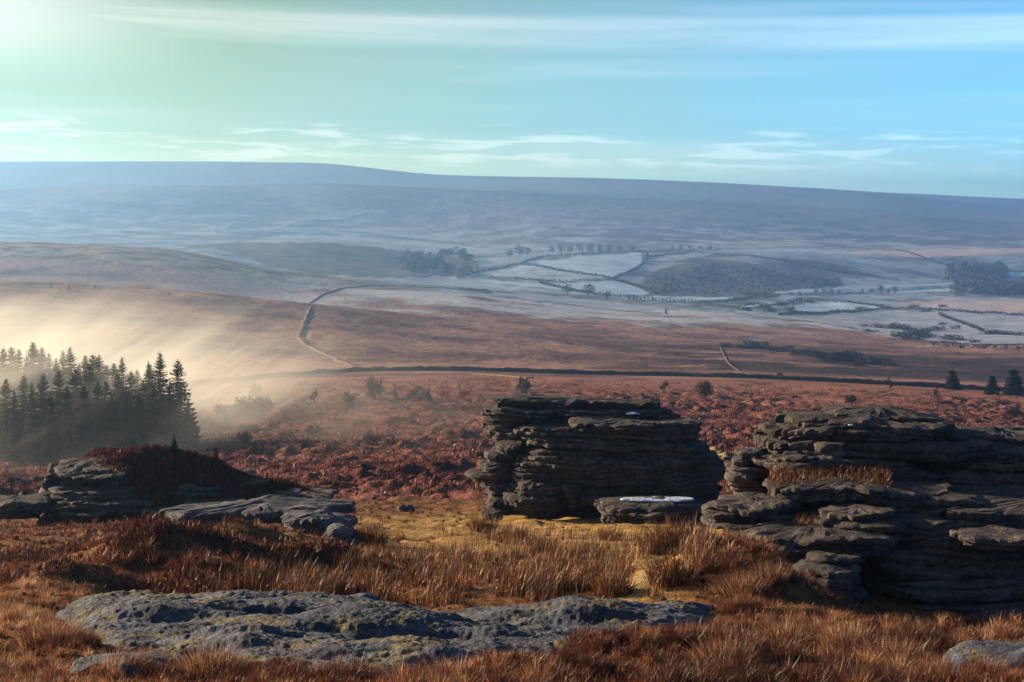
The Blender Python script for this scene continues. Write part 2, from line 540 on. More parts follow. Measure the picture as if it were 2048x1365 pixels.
FAR = {
 -900: [(300,860),(450,770),(600,650),(950,560),(1150,580),(1600,478),(1800,500),(2500,480),(2900,478),(3400,465),(4500,385),(4900,388),(6000,335),(6600,350),(7500,360)],
 0: [(300,840),(400,785),(500,722),(650,645),(950,563),(1150,575),(1600,483),(1800,497),(2500,478),(2900,478),(3400,462),(4500,376),(4900,380),(6000,322),(6600,340),(7500,350)],
 300: [(300,830),(450,775),(600,695),(750,635),(950,578),(1150,590),(1600,497),(1800,510),(2500,488),(2900,490),(3400,470),(4500,369),(4900,374),(6000,322),(6600,340),(7500,350)],
 600: [(300,815),(400,772),(500,746),(650,690),(800,640),(950,606),(1150,612),(1600,548),(1800,552),(2100,525),(2500,480),(2900,488),(3400,474),(4500,368),(4900,374),(6000,324),(6600,340),(7500,352)],
 900: [(300,815),(400,767),(500,741),(650,705),(800,672),(950,645),(1150,618),(1600,575),(1800,572),(2100,550),(2500,512),(2900,505),(3400,485),(4500,378),(4900,380),(6000,350),(6600,358),(7500,364)],
 1200: [(300,812),(400,772),(500,747),(650,715),(800,688),(950,665),(1150,640),(1600,598),(1800,585),(2100,548),(2500,508),(2700,503),(2900,504),(3400,480),(4500,394),(4900,390),(6000,356),(6600,362),(7500,368)],
 1500: [(300,825),(400,780),(470,757),(600,732),(800,700),(950,680),(1150,655),(1600,612),(1800,600),(2100,575),(2500,515),(2700,502),(2900,504),(3400,485),(4500,410),(4900,404),(6000,369),(6600,374),(7500,377)],
 1800: [(300,830),(400,787),(450,773),(600,748),(800,715),(950,695),(1150,672),(1600,630),(1800,612),(2100,590),(2500,545),(2700,525),(2900,508),(3400,495),(4500,430),(4900,424),(6000,388),(6600,392),(7500,386)],
 2048: [(300,845),(400,800),(430,790),(600,755),(800,718),(950,697),(1150,674),(1600,632),(1800,615),(2100,592),(2500,560),(2700,540),(2900,505),(3400,496),(4500,452),(4900,445),(6000,425),(6600,415),(7500,398)],
 2950: [(300,870),(400,830),(430,815),(600,775),(800,735),(950,712),(1150,690),(1600,650),(1800,630),(2100,605),(2500,570),(2700,550),(2900,525),(3400,510),(4500,480),(4900,474),(6000,455),(6600,445),(7500,425)],
}
KEYS = sorted(FAR)


def geo(a, b, n):
    return np.exp(np.linspace(math.log(a), math.log(b), n, endpoint=False))


DS = np.concatenate([geo(18, 85, 210), geo(85, 460, 430), geo(460, 1250, 190), geo(1250, 3300, 130), geo(3300, 9000, 70), [9000.0]])
PXS = np.concatenate([np.linspace(-900, -80, 40, endpoint=False), np.linspace(-80, 2128, 400, endpoint=False), np.linspace(2128, 2950, 41)])
LD = np.log(DS)
cols = []
for k in KEYS:
    pts = NEAR[k] + FAR[k] + [(9000, FAR[k][-1][1] + 25)]
    cols.append(pchip([math.log(p[0]) for p in pts], [p[1] for p in pts], LD))
cols = np.array(cols)                        # (ncol, nd)
PY = np.array([pchip(KEYS, cols[:, i], PXS) for i in range(len(DS))])   # (nd, npx)
for _ in range(3):                           # soften kinks along depth
    PY[1:-1] = (PY[:-2] + 2 * PY[1:-1] + PY[2:]) / 4
D2 = DS[:, None] * np.ones_like(PY)
XW = D2 * (PXS[None, :] - CX) / F
ZW = D2 * (HY - PY) / F
# mounds and hollows of the near ground: (px, depth, height, rx, ry)
for px, d, a, rx, ry in [
    (60, 24.5, .45, 1.3, 1.2), (150, 22.5, .25, .8, .7), (330, 41, 1.5, 2.6, 1.9), (480, 50, .9, 2.2, 1.6), (250, 47, .8, 1.5, 1.6), (430, 38, .6, 1.4, 1.2), (600, 43, .7, 1.8, 1.4), (160, 37, .6, 1.5, 1.3),
    (590, 53, .5, 1.6, 1.4), (60, 31, .35, 2.0, 1.5), (760, 43, .30, 2.2, 1.6), (1000, 37, .25, 3.0, 1.3), (1480, 37, .9, 1.8, 2.4),
    (1400, 39, .4, 1.5, 2.0), (1620, 30, .5, 1.6, 1.6), (1730, 26, .5, 1.0, 1.0), (1300, 24, .35, 1.6, 1.1), (1480, 22, .35, 1.0, .9),
    (1050, 21, .3, 1.2, .8), (1200, 66, .25, 2.0, 2.5), (1040, 71, .2, 1.6, 2.0), (850, 66, .35, 2.5, 1.6), (1350, 52, .25, 2.0, 1.6),
    (900, 55, .3, 3, 1.5), (740, 70, .5, 2.2, 2.6), (100, 52, .5, 2.4, 2.4), (440, 21.5, .25, .9, .7)]:
    x0 = d * (px - CX) / F
    ZW += a * np.exp(-((XW - x0) / rx) ** 2 - ((D2 - d) / ry) ** 2)
far_w = sst(D2, 85, 130)
ZW += 0.22 * fbm(XW * .55, D2 * .55, s=3, o=4) * (1 - far_w) * sst(D2, 17, 22)
ZW += 0.06 * fbm(XW * 2.6, D2 * 2.6, s=4, o=3) * (1 - far_w)
tuss = np.maximum(fbm(XW * .42, D2 * .30, s=11, o=4, g=.6), -.25)
ZW += (1.15 * tuss * (.55 + 1.1 * np.clip(fbm(XW * .035, D2 * .022, s=14, o=2) + .4, 0, 1)) + .6 * fbm(XW * .07, D2 * .05, s=12, o=3)) * far_w * (1 - .6 * sst(D2, 330, 415)) * (1 - sst(D2, 405, 442))
ZW += (1.0 * fbm(XW * .05, D2 * .04, s=21, o=5, g=.6)) * sst(D2, 520, 620) * (1 - sst(D2, 1100, 1500))
ZW += (3.0 * fbm(XW * .012, D2 * .008, s=22, o=5, g=.6)) * sst(D2, 1100, 1600) * (1 - sst(D2, 3000, 3600))
ZW += (7.0 * fbm(XW * .0022, D2 * .0014, s=23, o=5)) * sst(D2, 3000, 4000) * (1 - .6 * sst(D2, 5300, 6000))


def H(x, y):
    """ground height under world (x, y), y >= 18"""
    x = np.asarray(x, float); y = np.clip(np.asarray(y, float), 18, 8999)
    px = np.clip(CX + F * x / y, PXS[0], PXS[-1])
    fi = np.clip(np.interp(np.log(y), LD, np.arange(len(LD))), 0, len(LD) - 1.001)
    fj = np.clip(np.interp(px, PXS, np.arange(len(PXS))), 0, len(PXS) - 1.001)
    i = fi.astype(int); j = fj.astype(int); u = fi - i; v = fj - j
    return (ZW[i, j] * (1 - u) * (1 - v) + ZW[i + 1, j] * u * (1 - v) + ZW[i, j + 1] * (1 - u) * v + ZW[i + 1, j + 1] * u * v)


SCR = HY - F * ZW / D2                        # row where each ground vertex projects


def at(px, py, dmin=18.0, dmax=9000.0):
    """world point of the ground met by the ray through (px, py), searched outward from dmin"""
    j = int(np.clip(np.interp(px, PXS, np.arange(len(PXS))) + .5, 0, len(PXS) - 1))
    i0 = int(np.searchsorted(DS, dmin)); i1 = int(np.searchsorted(DS, dmax))
    c = SCR[i0:i1, j]
    k = np.nonzero(c <= py)[0]
    if len(k) == 0:
        i = i0 + int(np.argmin(np.abs(c - py)))
        d = DS[i]
    else:
        i = i0 + k[0]
        d = DS[i]
        if k[0] > 0:
            a, b = SCR[i - 1, j], SCR[i, j]
            d = DS[i - 1] + (DS[i] - DS[i - 1]) * (a - py) / max(a - b, 1e-6)
    x = d * (px - CX) / F
    return float(x), float(d), float(H(x, d))


def terrain_piece(name, d0, d1, mat, attrs=None):
    i0 = int(np.argmin(abs(DS - d0))); i1 = int(np.argmin(abs(DS - d1)))
    X = XW[i0:i1 + 1]; Y = D2[i0:i1 + 1]; Z = ZW[i0:i1 + 1]
    V = np.stack([X, Y, Z], -1).reshape(-1, 3)
    at_ = {k: v[i0:i1 + 1].ravel() for k, v in (attrs or {}).items()}
    me = mk_mesh(name, V, grid_faces(X.shape[0], X.shape[1]), mat, True, at_)
    return tag(put(name, me), kind='structure')


PXG = PXS[None, :] * np.ones_like(D2)


def ell(px, py, cx, cy, rx, ry):
    return np.clip(1.35 - np.sqrt(((px - cx) / rx) ** 2 + ((py - cy) / ry) ** 2), 0, .6) / .6


def turf_zone(px, d):
    """how much short yellow-green turf grows at a spot (by column and depth)"""
    py = np.interp(d, [18, 26, 34, 40, 46, 52, 60, 70, 80, 95, 130], [1400, 1300, 1210, 1165, 1130, 1102, 1078, 1055, 1037, 1010, 956])
    z = np.maximum.reduce([ell(px, py, 1180, 1062, 420, 40), ell(px, py, 1290, 1140, 90, 80), ell(px, py, 900, 1105, 300, 28) * .8,
                           ell(px, py, 1430, 1105, 160, 40), ell(px, py, 900, 1170, 420, 14) * .6, ell(px, py, 420, 1085, 260, 22) * .2])
    return z


TURF = np.clip(turf_zone(PXG, D2) + .35 * fbm(XW * .8, D2 * .8, s=31, o=3) * (turf_zone(PXG, D2) > .02), 0, 1)
terrain_piece('ground', 18, 100, M['ground'], {'turf': TURF})
terrain_piece('moorland', 100, 460, M['moor'])
terrain_piece('hillside', 460, 1400, M['hill'])
terrain_piece('valley', 1400, 3200, M['valley'])
terrain_piece('far_hills', 3200, 9000, M['far'])
# the knoll the camera stands on, behind and beside the frame
gx_ = np.linspace(-60, 60, 61); gy_ = np.concatenate([np.linspace(-60, 17, 40), [18.0]])
GX, GY = np.meshgrid(gx_, gy_)
zb = H(GX, np.full_like(GX, 18.0))
GZ = np.where(GY > 0, -1.8 + (zb + 1.8) * np.clip(GY / 18, 0, 1), -1.8 + .12 * GY) + .1 * fbm(GX * .5, GY * .5, s=5) * sst(18 - GY, 0, 3)
tag(put('knoll_top', mk_mesh('knoll_top', np.stack([GX, GY, GZ], -1).reshape(-1, 3), grid_faces(*GX.shape), M['ground'], True, {'turf': np.zeros(GX.size)})), kind='structure')


# ------------------------------------------------------------------ rock slabs
def slab_geo(a, b, h, seed, n=2.6, dome=.35, under=.25, rag=1.0, na=72, sub=2):
    """weathered granite slab made of thin beds, half extents a (x), b (y), h (z), centred on 0"""
    na = int(np.clip(2 * math.pi * max(a, b) / (.17 if na < 400 else .045), 36, 260)) if na > 40 else na
    J = int(np.clip(round(2 * h / .20), 1, 6)) if sub > 1 else 1
    th = np.linspace(0, 2 * math.pi, na, endpoint=False)
    c, s = np.cos(th), np.sin(th)
    r0 = (np.abs(c) ** n + np.abs(s) ** n) ** (-1 / n)
    r = np.random.default_rng(seed * 13 + 5)
    prof = [(-1, 0, 0, 0), (-1, .4, 0, 0), (-1, 1 - under - .1, 0, 0), (-.97, 1 - under, 0, 0)]
    ed = np.linspace(-.95, .90, J + 1) + np.concatenate([[0], r.uniform(-.35, .35, J - 1) * 1.85 / J, [0]])
    for k in range(J):
        u0, u1 = ed[k], ed[k + 1]
        dd = u1 - u0
        base = 1 - under * max(0, -(u0 + u1) / 2) ** 1.5 * .9 - .05 * max(0, (u0 + u1) / 2 - .3)
        for q, g in ((.06, -.055), (.22, -.008), (.5, .0), (.78, -.006), (.95, -.045)):
            prof.append((u0 + dd * q, base, k + 1, g))
    prof += [(.93, .93, J, -.02), (.97, .84, J, 0), (1.0, .66, J, 0), (1.0, .44, J, 0), (1.0, .22, J, 0), (1.0, .08, J, 0), (1.0, 0, J, 0)]
    kk = min(1.0, min(a, b) / 1.3)
    sx = (seed % 97) * 7.13
    rows = []
    ex = c / a; ey = s / b
    el_ = np.hypot(ex, ey); ex /= el_; ey /= el_
    jit = r.normal(0, .13, J + 2)
    per = 2 * (a + b) * 1.5
    nj = int(np.clip(per / 1.0, 5, 40))
    blk = []
    for _ in range(J + 1):                 # vertical joints split each pair of beds into blocks
        if not blk or r.random() < .6:
            cut = np.sort(r.uniform(0, na, nj))
            idx = np.searchsorted(cut, np.arange(na)) % nj
            off = r.normal(0, .085, nj)[idx]
            edge = idx != np.roll(idx, 1)
            off = off - .11 * edge
        blk.append(off)
    for q, rr, k, g in prof:
        x = a * r0 * rr * c; y = b * r0 * rr * s
        z = np.full(na, q * h)
        w_ = min(1, max(0, (rr - .25) / .45))
        kz = np.full(na, k * .55 + sx)
        d = .42 * kk * fbm(x * .42 + sx, y * .42, kz * .35, s=seed, o=2) + .24 * kk * rag * fbm(x * 1.25, y * 1.25 + sx, kz, s=seed + 3, o=3) + (.085 * kk + .015) * rag * fbm(x * 4.0, y * 4.0 + sx, z * 5, s=seed + 6, o=3)
        d = d + jit[k] * kk + (blk[k] * kk if k > 0 else 0) + g * (1.0 if h > .12 else .3) * rag
        x = x + ex * d * w_; y = y + ey * d * w_
        z = z + (.20 * min(1, h / .25) * fbm(x * .55 + sx, y * .55, s=seed + 3, o=3) * kk + 0.085 * rag * fbm(x * 2.6, y * 2.6, s=seed + 8, o=3) * min(1, h / .2)) * (1 if q > -.9 else .3)
        if q > .5:
            z = z + dome * h * (1 - rr) * (q - .5) * 2
        rows.append(np.stack([x, y, z], -1))
    return np.array(rows).reshape(-1, 3), grid_faces(len(prof), na, True)[:, ::1]


def rot_slab(P, roll=0.0, pitch=0.0, yaw=0.0):
    cy, sy = math.cos(yaw), math.sin(yaw)
    x = P[:, 0] * cy - P[:, 1] * sy; y = P[:, 0] * sy + P[:, 1] * cy
    cr, sr = math.cos(roll), math.sin(roll)
    x, z = x * cr + P[:, 2] * sr, -x * sr + P[:, 2] * cr
    cp, sp = math.cos(pitch), math.sin(pitch)
    y, z = y * cp - z * sp, y * sp + z * cp
    return np.stack([x, y, z], -1)


def px_slab(root, name, x0, x1, y0, y1, df, b, seed, mat=None, roll=0, pitch=0, yaw=0, n=2.6, dome=.3, under=.25, rag=1.0, label=None, na=72, sub=2):
    """a slab whose front face stands at depth df and fills columns x0-x1, rows y0-y1 there"""
    dm = df + .35 * b
    X = dm * ((x0 + x1) / 2 - CX) / F
    a = (x1 - x0) / 2 * dm / F
    h = (y1 - y0) / 2 * df / F * 1.1
    Z = df * (HY - (y0 + y1) / 2) / F
    P, Fc = slab_geo(a, b, h, seed, n, dome, under, rag, na, sub)
    P = rot_slab(P, roll, pitch, yaw + .07 * math.sin(seed * 2.7)) + np.array([X, df + b * .93, Z])
    if root is not None:
        P = P - np.array(root.location)
        o = put(name, mk_mesh(name, P, Fc, mat or M['tor'], False), root)
    else:
        c0 = np.array([X, df + b, P[:, 2].min()])
        o = put(name, mk_mesh(name, P - c0, Fc, mat or M['tor'], na >= 400), None, tuple(c0))
    if label: o['label'] = label
    return o


def root_at(name, px, d, label, cat, group=None):
    x = d * (px - CX) / F
    return tag(empty(name, (x, d, float(H(x, d)))), label, cat, group)


# middle tor -----------------------------------------------------------
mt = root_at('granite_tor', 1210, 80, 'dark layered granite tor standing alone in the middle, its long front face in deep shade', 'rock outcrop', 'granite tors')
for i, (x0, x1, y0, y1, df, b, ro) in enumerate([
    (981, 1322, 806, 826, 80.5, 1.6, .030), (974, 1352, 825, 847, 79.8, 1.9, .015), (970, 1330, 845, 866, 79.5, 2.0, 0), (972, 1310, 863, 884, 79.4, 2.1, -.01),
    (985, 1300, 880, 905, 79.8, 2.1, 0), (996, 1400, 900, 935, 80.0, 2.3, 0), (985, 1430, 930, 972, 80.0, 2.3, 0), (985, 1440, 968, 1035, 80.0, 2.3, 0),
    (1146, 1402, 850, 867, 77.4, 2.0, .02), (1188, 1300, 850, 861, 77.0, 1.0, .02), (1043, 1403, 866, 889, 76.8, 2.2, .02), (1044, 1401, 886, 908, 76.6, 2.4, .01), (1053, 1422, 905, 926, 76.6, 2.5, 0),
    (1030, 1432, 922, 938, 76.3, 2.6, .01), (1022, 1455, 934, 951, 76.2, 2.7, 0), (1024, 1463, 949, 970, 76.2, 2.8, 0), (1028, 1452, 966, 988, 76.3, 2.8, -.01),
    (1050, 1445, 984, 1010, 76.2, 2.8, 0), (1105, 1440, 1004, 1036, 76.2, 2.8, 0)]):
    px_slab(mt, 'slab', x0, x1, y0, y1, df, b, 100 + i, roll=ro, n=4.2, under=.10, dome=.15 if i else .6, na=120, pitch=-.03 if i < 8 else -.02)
for i, (x0, x1, y0, y1, df, b) in enumerate([
    (1018, 1140, 972, 999, 75.6, 1.5), (1003, 1138, 994, 1030, 75.4, 1.5), (972, 1042, 913, 930, 77.6, 1.2), (957, 1030, 933, 952, 77.4, 1.2), (941, 1026, 951, 968, 77.2, 1.2),
    (964, 1030, 967, 986, 77.3, 1.2), (972, 1024, 984, 1004, 77.2, 1.2), (994, 1046, 894, 915, 77.6, 1.3), (970, 1036, 1010, 1030, 76.0, 1.0), (962, 1004, 1027, 1043, 75.6, .7),
    (985, 1050, 1000, 1020, 76.8, 1.2), (1126, 1160, 975, 996, 75.4, .5), (1135, 1156, 992, 1022, 75.4, .4)]):
    px_slab(mt, 'slab', x0, x1, y0, y1, df, b, 140 + i, n=2.3, under=.3, dome=.4, na=56)
fr = px_slab(mt, 'frost_patch', 1252, 1278, 827.2, 830.5, 79.55, .35, 160, M['frost'], n=2.0, under=.1, rag=1.6, na=40, sub=1, label='white frost patch on the upper ledge')

# right tor ------------------------------------------------------------
rt = root_at('granite_tor', 1800, 46, 'big layered granite tor at the right edge with sunlit ledges on its left flank', 'rock outcrop', 'granite tors')
RS = [ # x0, x1, y0, y1, df, b, roll
    (1650, 1880, 838, 862, 54.0, 1.5, .05), (1579, 1680, 840, 852, 53.6, 1.0, 0), (1561, 1915, 850, 874, 53.0, 2.2, .03), (1537, 1955, 870, 897, 52.6, 2.4, .02), (1527, 2000, 893, 928, 52.2, 2.6, .01),
    (1905, 2140, 880, 912, 54.0, 2.0, .03), (1880, 2200, 908, 960, 52.5, 2.5, 0), (1860, 2300, 955, 1010, 51.8, 2.8, 0),
    (1478, 1526, 905, 921, 53.0, .7, 0), (1464, 1512, 921, 941, 52.7, .8, 0), (1462, 1540, 939, 957, 52.6, 1.0, 0), (1454, 1525, 954, 968, 52.5, .9, 0), (1459, 1540, 965, 986, 52.6, 1.0, 0), (1466, 1540, 983, 999, 52.8, 1.0, 0), (1478, 1540, 996, 1014, 53.0, 1.0, 0),
    (1515, 1830, 925, 958, 51.8, 2.2, .02), (1530, 1900, 955, 1000, 51.8, 2.4, 0),
    (1535, 1915, 985, 1013, 48.6, 1.8, .03), (1590, 2020, 1008, 1042, 48.6, 2.2, 0), (1600, 2060, 1038, 1085, 48.5, 2.2, 0),
    (1432, 1605, 1015, 1042, 47.8, 1.5, 0), (1427, 1610, 1037, 1066, 47.6, 1.5, .02), (1465, 1620, 1060, 1086, 48.0, 1.5, 0),
    (1646, 1800, 1031, 1058, 46.6, 1.2, .02), (1640, 1822, 1054, 1077, 46.2, 1.4, 0), (1657, 1800, 1070, 1090, 45.8, 1.2, 0),
    (1480, 1790, 1078, 1112, 45.4, 1.7, .02), (1450, 1780, 1104, 1128, 45.0, 1.8, .01), (1482, 1700, 1124, 1146, 45.4, 1.6, 0), (1500, 1700, 1142, 1180, 45.6, 1.6, 0),
    (1626, 1722, 1126, 1150, 43.6, 1.0, .03), (1588, 1712, 1146, 1175, 43.0, 1.1, .04), (1614, 1724, 1170, 1215, 42.4, 1.1, .03), (1630, 1740, 1200, 1260, 42.4, 1.1, .0),
    (1913, 2120, 1081, 1102, 44.3, 1.0, .03),
]
for i, (x0, x1, y0, y1, df, b, ro) in enumerate(RS):
    px_slab(rt, 'slab', x0, x1, y0, y1, df, b, 200 + i, roll=ro, yaw=-.55 if x1 < 1830 and x1 - x0 > 90 and y0 > 1000 else (-.2 if x1 < 1700 else 0), n=2.7, under=.2, dome=.3 if i > 2 else .9, na=104 if x1 - x0 > 150 else 60, pitch=-.02)
yy = 905
k = 0
while yy < 1330:                       # the long shaded flank, bed on bed
    hh = [30, 24, 36, 28, 22, 40][k % 6]
    xl = np.interp(yy, [905, 960, 1000, 1040, 1100, 1300], [1925, 1880, 1850, 1740, 1715, 1740]) + 22 * math.sin(k * 2.1)
    dfk = np.interp(yy, [905, 985, 1005, 1330], [54.5, 52.6, 48.0, 41.2]) + .2 * math.sin(k * 3.3)
    px_slab(rt, 'slab', xl, 2460, yy, yy + hh + 5, dfk, 2.6, 260 + k, yaw=.24, n=3.6, under=.06, dome=.15, na=120, roll=.012 * math.sin(k) + (.02 if yy < 1000 else 0))
    yy += hh; k += 1
px_slab(rt, 'frost_patch', 1778, 1806, 1001.2, 1006.7, 48.55, .35, 290, M['frost'], n=2.0, under=.1, rag=1.6, na=40, sub=1, label='white frost patch on the long ledge')
px_slab(rt, 'frost_patch', 1776, 1838, 854.2, 858.0500000000001, 52.95, .5, 291, M['frost'], n=2.0, under=.1, rag=1.6, na=40, sub=1, label='pale frost on the upper ledge')
px_slab(rt, 'frost_patch', 1692, 1712, 849.2, 852.5, 52.9, .3, 292, M['frost'], n=2.0, under=.1, rag=1.6, na=40, sub=1)

# left tor: a heather-clad mound with granite beds breaking out of it ------
lt = root_at('granite_tor', 330, 76, 'low heather-capped granite tor on the left in front of the spruces', 'rock outcrop', 'granite tors')
CREST = ([70, 92, 130, 200, 270, 330, 400, 470, 520, 590, 640, 670], [1000, 962, 930, 908, 899, 900, 917, 945, 962, 975, 988, 1020])


def cap_z(px, d):
    zc = 77.5 * (HY - np.interp(px, *CREST)) / F
    zg = 71.5 * (HY - 1056) / F
    t = np.clip((77.5 - d) / 6.0, 0, 1)
    e = np.interp(px, [80, 240, 330, 670], [2.6, 2.0, 1.15, 1.15])
    return np.where(d < 77.5, zc + (zg - zc) * t ** e, zc - (d - 77.5) ** 2 * .10 - (d - 77.5) * .1)


def cap_depth(px, py):
    dd = np.linspace(71.3, 77.5, 120)
    row = HY - F * cap_z(np.full_like(dd, px), dd) / dd
    return float(dd[int(np.argmin(np.abs(row - py)))])


LS = [(89, 135, 932, 952, .5), (110, 232, 929, 947, .5), (107, 252, 943, 961, .5), (102, 262, 957, 984, .55), (99, 282, 981, 999, .6), (80, 300, 995, 1012, .6), (80, 330, 1008, 1028, .7), (84, 380, 1024, 1052, .7),
      (86, 112, 953, 966, .5), (82, 106, 965, 977, .55), (84, 110, 976, 989, .6), (80, 108, 988, 1000, .7), (78, 106, 999, 1011, .8), (80, 110, 1009, 1022, .9),
      (335, 445, 980, 1003, .35), (455, 535, 966, 978, .3), (476, 602, 994, 1014, .35), (598, 664, 988, 1000, .4), (545, 660, 1004, 1026, .35), (198, 238, 964, 978, .55), (170, 216, 941, 951, .6),
      (250, 330, 1012, 1026, .3), (360, 470, 1010, 1030, .3), (400, 560, 1028, 1050, .3), (560, 650, 1026, 1046, .3)]
for i, (x0, x1, y0, y1, pr) in enumerate(LS):
    dq = cap_depth((x0 + x1) / 2, (y0 + y1) / 2) if i not in range(8, 14) else 74.0
    px_slab(lt, 'slab', x0, x1, y0, y1, dq - pr * .6, min(1.8, max(.5, (x1 - x0) * .0125)), 320 + i, n=2.5, under=.18, dome=.3, na=60, mat=None)

# ------------------------------------------------------------------ blades
def blades(P, L, W, lean, tone, yaw=None):
    """bent blades: P (n,3) roots, L lengths, W widths, lean (n,2) tip offset as a share of L"""
    n = len(P)
    yaw = rng.uniform(0, math.pi, n) if yaw is None else yaw
    wx = np.cos(yaw) * W / 2; wy = np.sin(yaw) * W / 2
    V = np.empty((n, 5, 3), np.float32)
    L2 = np.hypot(lean[:, 0], lean[:, 1])
    hz = L / np.sqrt(1 + L2 ** 2)
    mid = P + np.stack([lean[:, 0] * hz * .35, lean[:, 1] * hz * .35, hz * .58], -1)
    tip = P + np.stack([lean[:, 0] * hz, lean[:, 1] * hz, hz], -1)
    off = np.stack([wx, wy, np.zeros(n)], -1)
    V[:, 0] = P - off; V[:, 1] = P + off
    V[:, 2] = mid + off * .8; V[:, 3] = mid - off * .8
    V[:, 4] = tip
    b = (np.arange(n) * 5)[:, None]
    q = b + np.array([[0, 1, 2, 3]]); t = b + np.array([[3, 2, 4]])
    return V.reshape(-1, 3), [q, t], np.repeat(np.clip(tone, 0, 1), 5)


WROW = np.maximum(-np.diff(SCR, axis=0), .15)


def screen_pts(n, d0, d1, p0=-60, p1=2110):
    """ground points spread over d0..d1 so that they look evenly dense at eye height"""
    i0 = int(np.searchsorted(DS, d0)); i1 = int(np.searchsorted(DS, d1)) - 1
    wr = WROW[i0:i1].mean(1)
    i = rng.choice(np.arange(i0, i1), n, p=wr / wr.sum())
    d = DS[i] + rng.random(n) * (DS[i + 1] - DS[i])
    px = rng.uniform(p0, p1, n)
    return px, d


def to_world(px, d):
    x = d * (px - CX) / F
    return np.stack([x, d, H(x, d)], -1)


# ------------------------------------------------------------------ heather cap of the left tor
cp, cd = np.meshgrid(np.linspace(72, 672, 150), np.linspace(71.3, 83, 80))
cxw = cd * (cp - CX) / F
cz = cap_z(cp, cd) + .30 * fbm(cxw * .8, cd * .8, s=61, o=4)
V = np.stack([cxw, cd, cz], -1).reshape(-1, 3) - np.array(lt.location)
tag(put('heather_cap', mk_mesh('heather_cap', V, grid_faces(*cp.shape), flat_mat('heather mat', (0.030, 0.011, 0.008), (0.12, 0.042, 0.022), 2.0), True), lt))
n = 30000
px = rng.uniform(90, 664, n); d = 71.6 + 8.5 * rng.random(n)
ok_ = rng.random(n) < np.where((px < 250) & (d < 75.5), .25, .95)
px, d = px[ok_], d[ok_]; n = len(px)
z = cap_z(px, d) + .30 * fbm(d * (px - CX) / F * .8, d * .8, s=61, o=4) - .03
P = np.stack([d * (px - CX) / F, d, z], -1) - np.array(lt.location)
V, Fc, tn = blades(P, rng.uniform(.16, .36, n), rng.uniform(.02, .05, n), rng.normal(0, .35, (n, 2)), rng.random(n) ** 1.3)
tag(put('heather_sprigs', mk_mesh('heather_sprigs', V, Fc, M['heather'], False, {'tone': tn}), lt), kind='stuff')


# ------------------------------------------------------------------ loose rocks
def boulder(name, x0, x1, y0, y1, df, b, seed, label, group=None, mat='slab', **k):
    o = px_slab(None, name, x0, x1, y0, y1, df, b, seed, M[mat], **k)
    return tag(o, label, 'rock', group)


bl = boulder('flat_boulder', 1205, 1402, 1018, 1066, 71.5, 1.6, 401, 'long flat boulder with a frosted top lying just in front of the middle tor', None, 'tor', n=2.6, under=.12, dome=.3, na=96)
P, Fc = slab_geo(1.75, .55, .045, 402, 2.2, .3, .1, 2.2, 40, 1)
fo = put('frost_patch', mk_mesh('frost_patch', P + np.array([.25, -.45, bl.dimensions.z * .5 + .0]), Fc, M['frost']), bl)
M_top = max(v.co.z for v in bl.data.vertices)
fo.location.z = M_top - bl.dimensions.z * .5 - .12
fo['label'] = 'bluish white frost crust'
boulder('rock_slab', 318, 700, 1025, 1045, 58.5, 1.3, 410, 'long tilted grey slab lying along the grassy hump below the left tor', 'slabs of the grassy hump', n=2.4, dome=.7, under=.1, na=110, roll=-.035)
boulder('rock_slab', 560, 706, 1046, 1080, 55.5, 1.3, 411, 'short grey slab at the right end of the long tilted slab', 'slabs of the grassy hump', n=2.4, dome=.5, na=70, roll=.08)
boulder('rock_slab', 645, 715, 1068, 1112, 52.5, .8, 412, 'pale blocky slab at the lower right foot of the grassy hump', 'slabs of the grassy hump', n=2.8, dome=.4, na=60, roll=.05)
boulder('rock_slab', 446, 518, 1058, 1078, 53.0, .8, 413, 'small grey slab half sunk in grass in the middle of the grassy hump', 'slabs of the grassy hump', n=2.3, dome=.5, na=50)
boulder('rock_slab', -60, 84, 1010, 1042, 71.0, 1.4, 414, 'dark low slab at the left edge beside the foot of the left tor', None, 'tor', n=2.4, dome=.5, na=60, roll=-.03)
boulder('boulder', 30, 56, 994, 1012, 74.0, .6, 415, 'small dark pointed boulder at the left edge of the left tor', None, 'tor', n=2.0, dome=.9, na=40)
for i, (px_, py_, s_, lb) in enumerate([
    (652, 990, 13, 'small pale stone on the moor at the right tip of the left tor'), (812, 1024, 22, 'low flat stone in the heather left of the middle tor'),
    (690, 1012, 12, 'small stone in the heather just right of the left tor'), (748, 998, 7, 'tiny stone in the heather between the left and middle tors'),
    (1180, 1120, 9, 'small stone among the rushes in front of the middle tor'), (480, 1188, 8, 'small stone in the dark hollow above the foreground outcrop'),
    (1325, 1212, 9, 'small pale stone on the back edge of the foreground outcrop'), (500, 948, 12, 'small pale grassy stone on the moor behind the left tor')]):
    x, y, z = at(px_, py_, 34)
    a = s_ * y / F
    P, Fc = slab_geo(a, a * .7, a * .35, 430 + i, 2.1, .8, .2, 1, 32, 1)
    tag(put('stone', mk_mesh('stone', P, Fc, M['slab']), None, (x, y, z + a * .15)), lb, 'stone', 'loose stones')

# foreground outcrop ---------------------------------------------------
OF = ([120, 150, 300, 500, 700, 900, 1100, 1300, 1430, 1460], [28, 26, 23.4, 21.3, 21.0, 21.6, 23.2, 25.8, 28.4, 30])
OB = ([120, 330, 700, 1000, 1330, 1460], [30.2, 31.4, 31.6, 31.4, 31.2, 30.6])


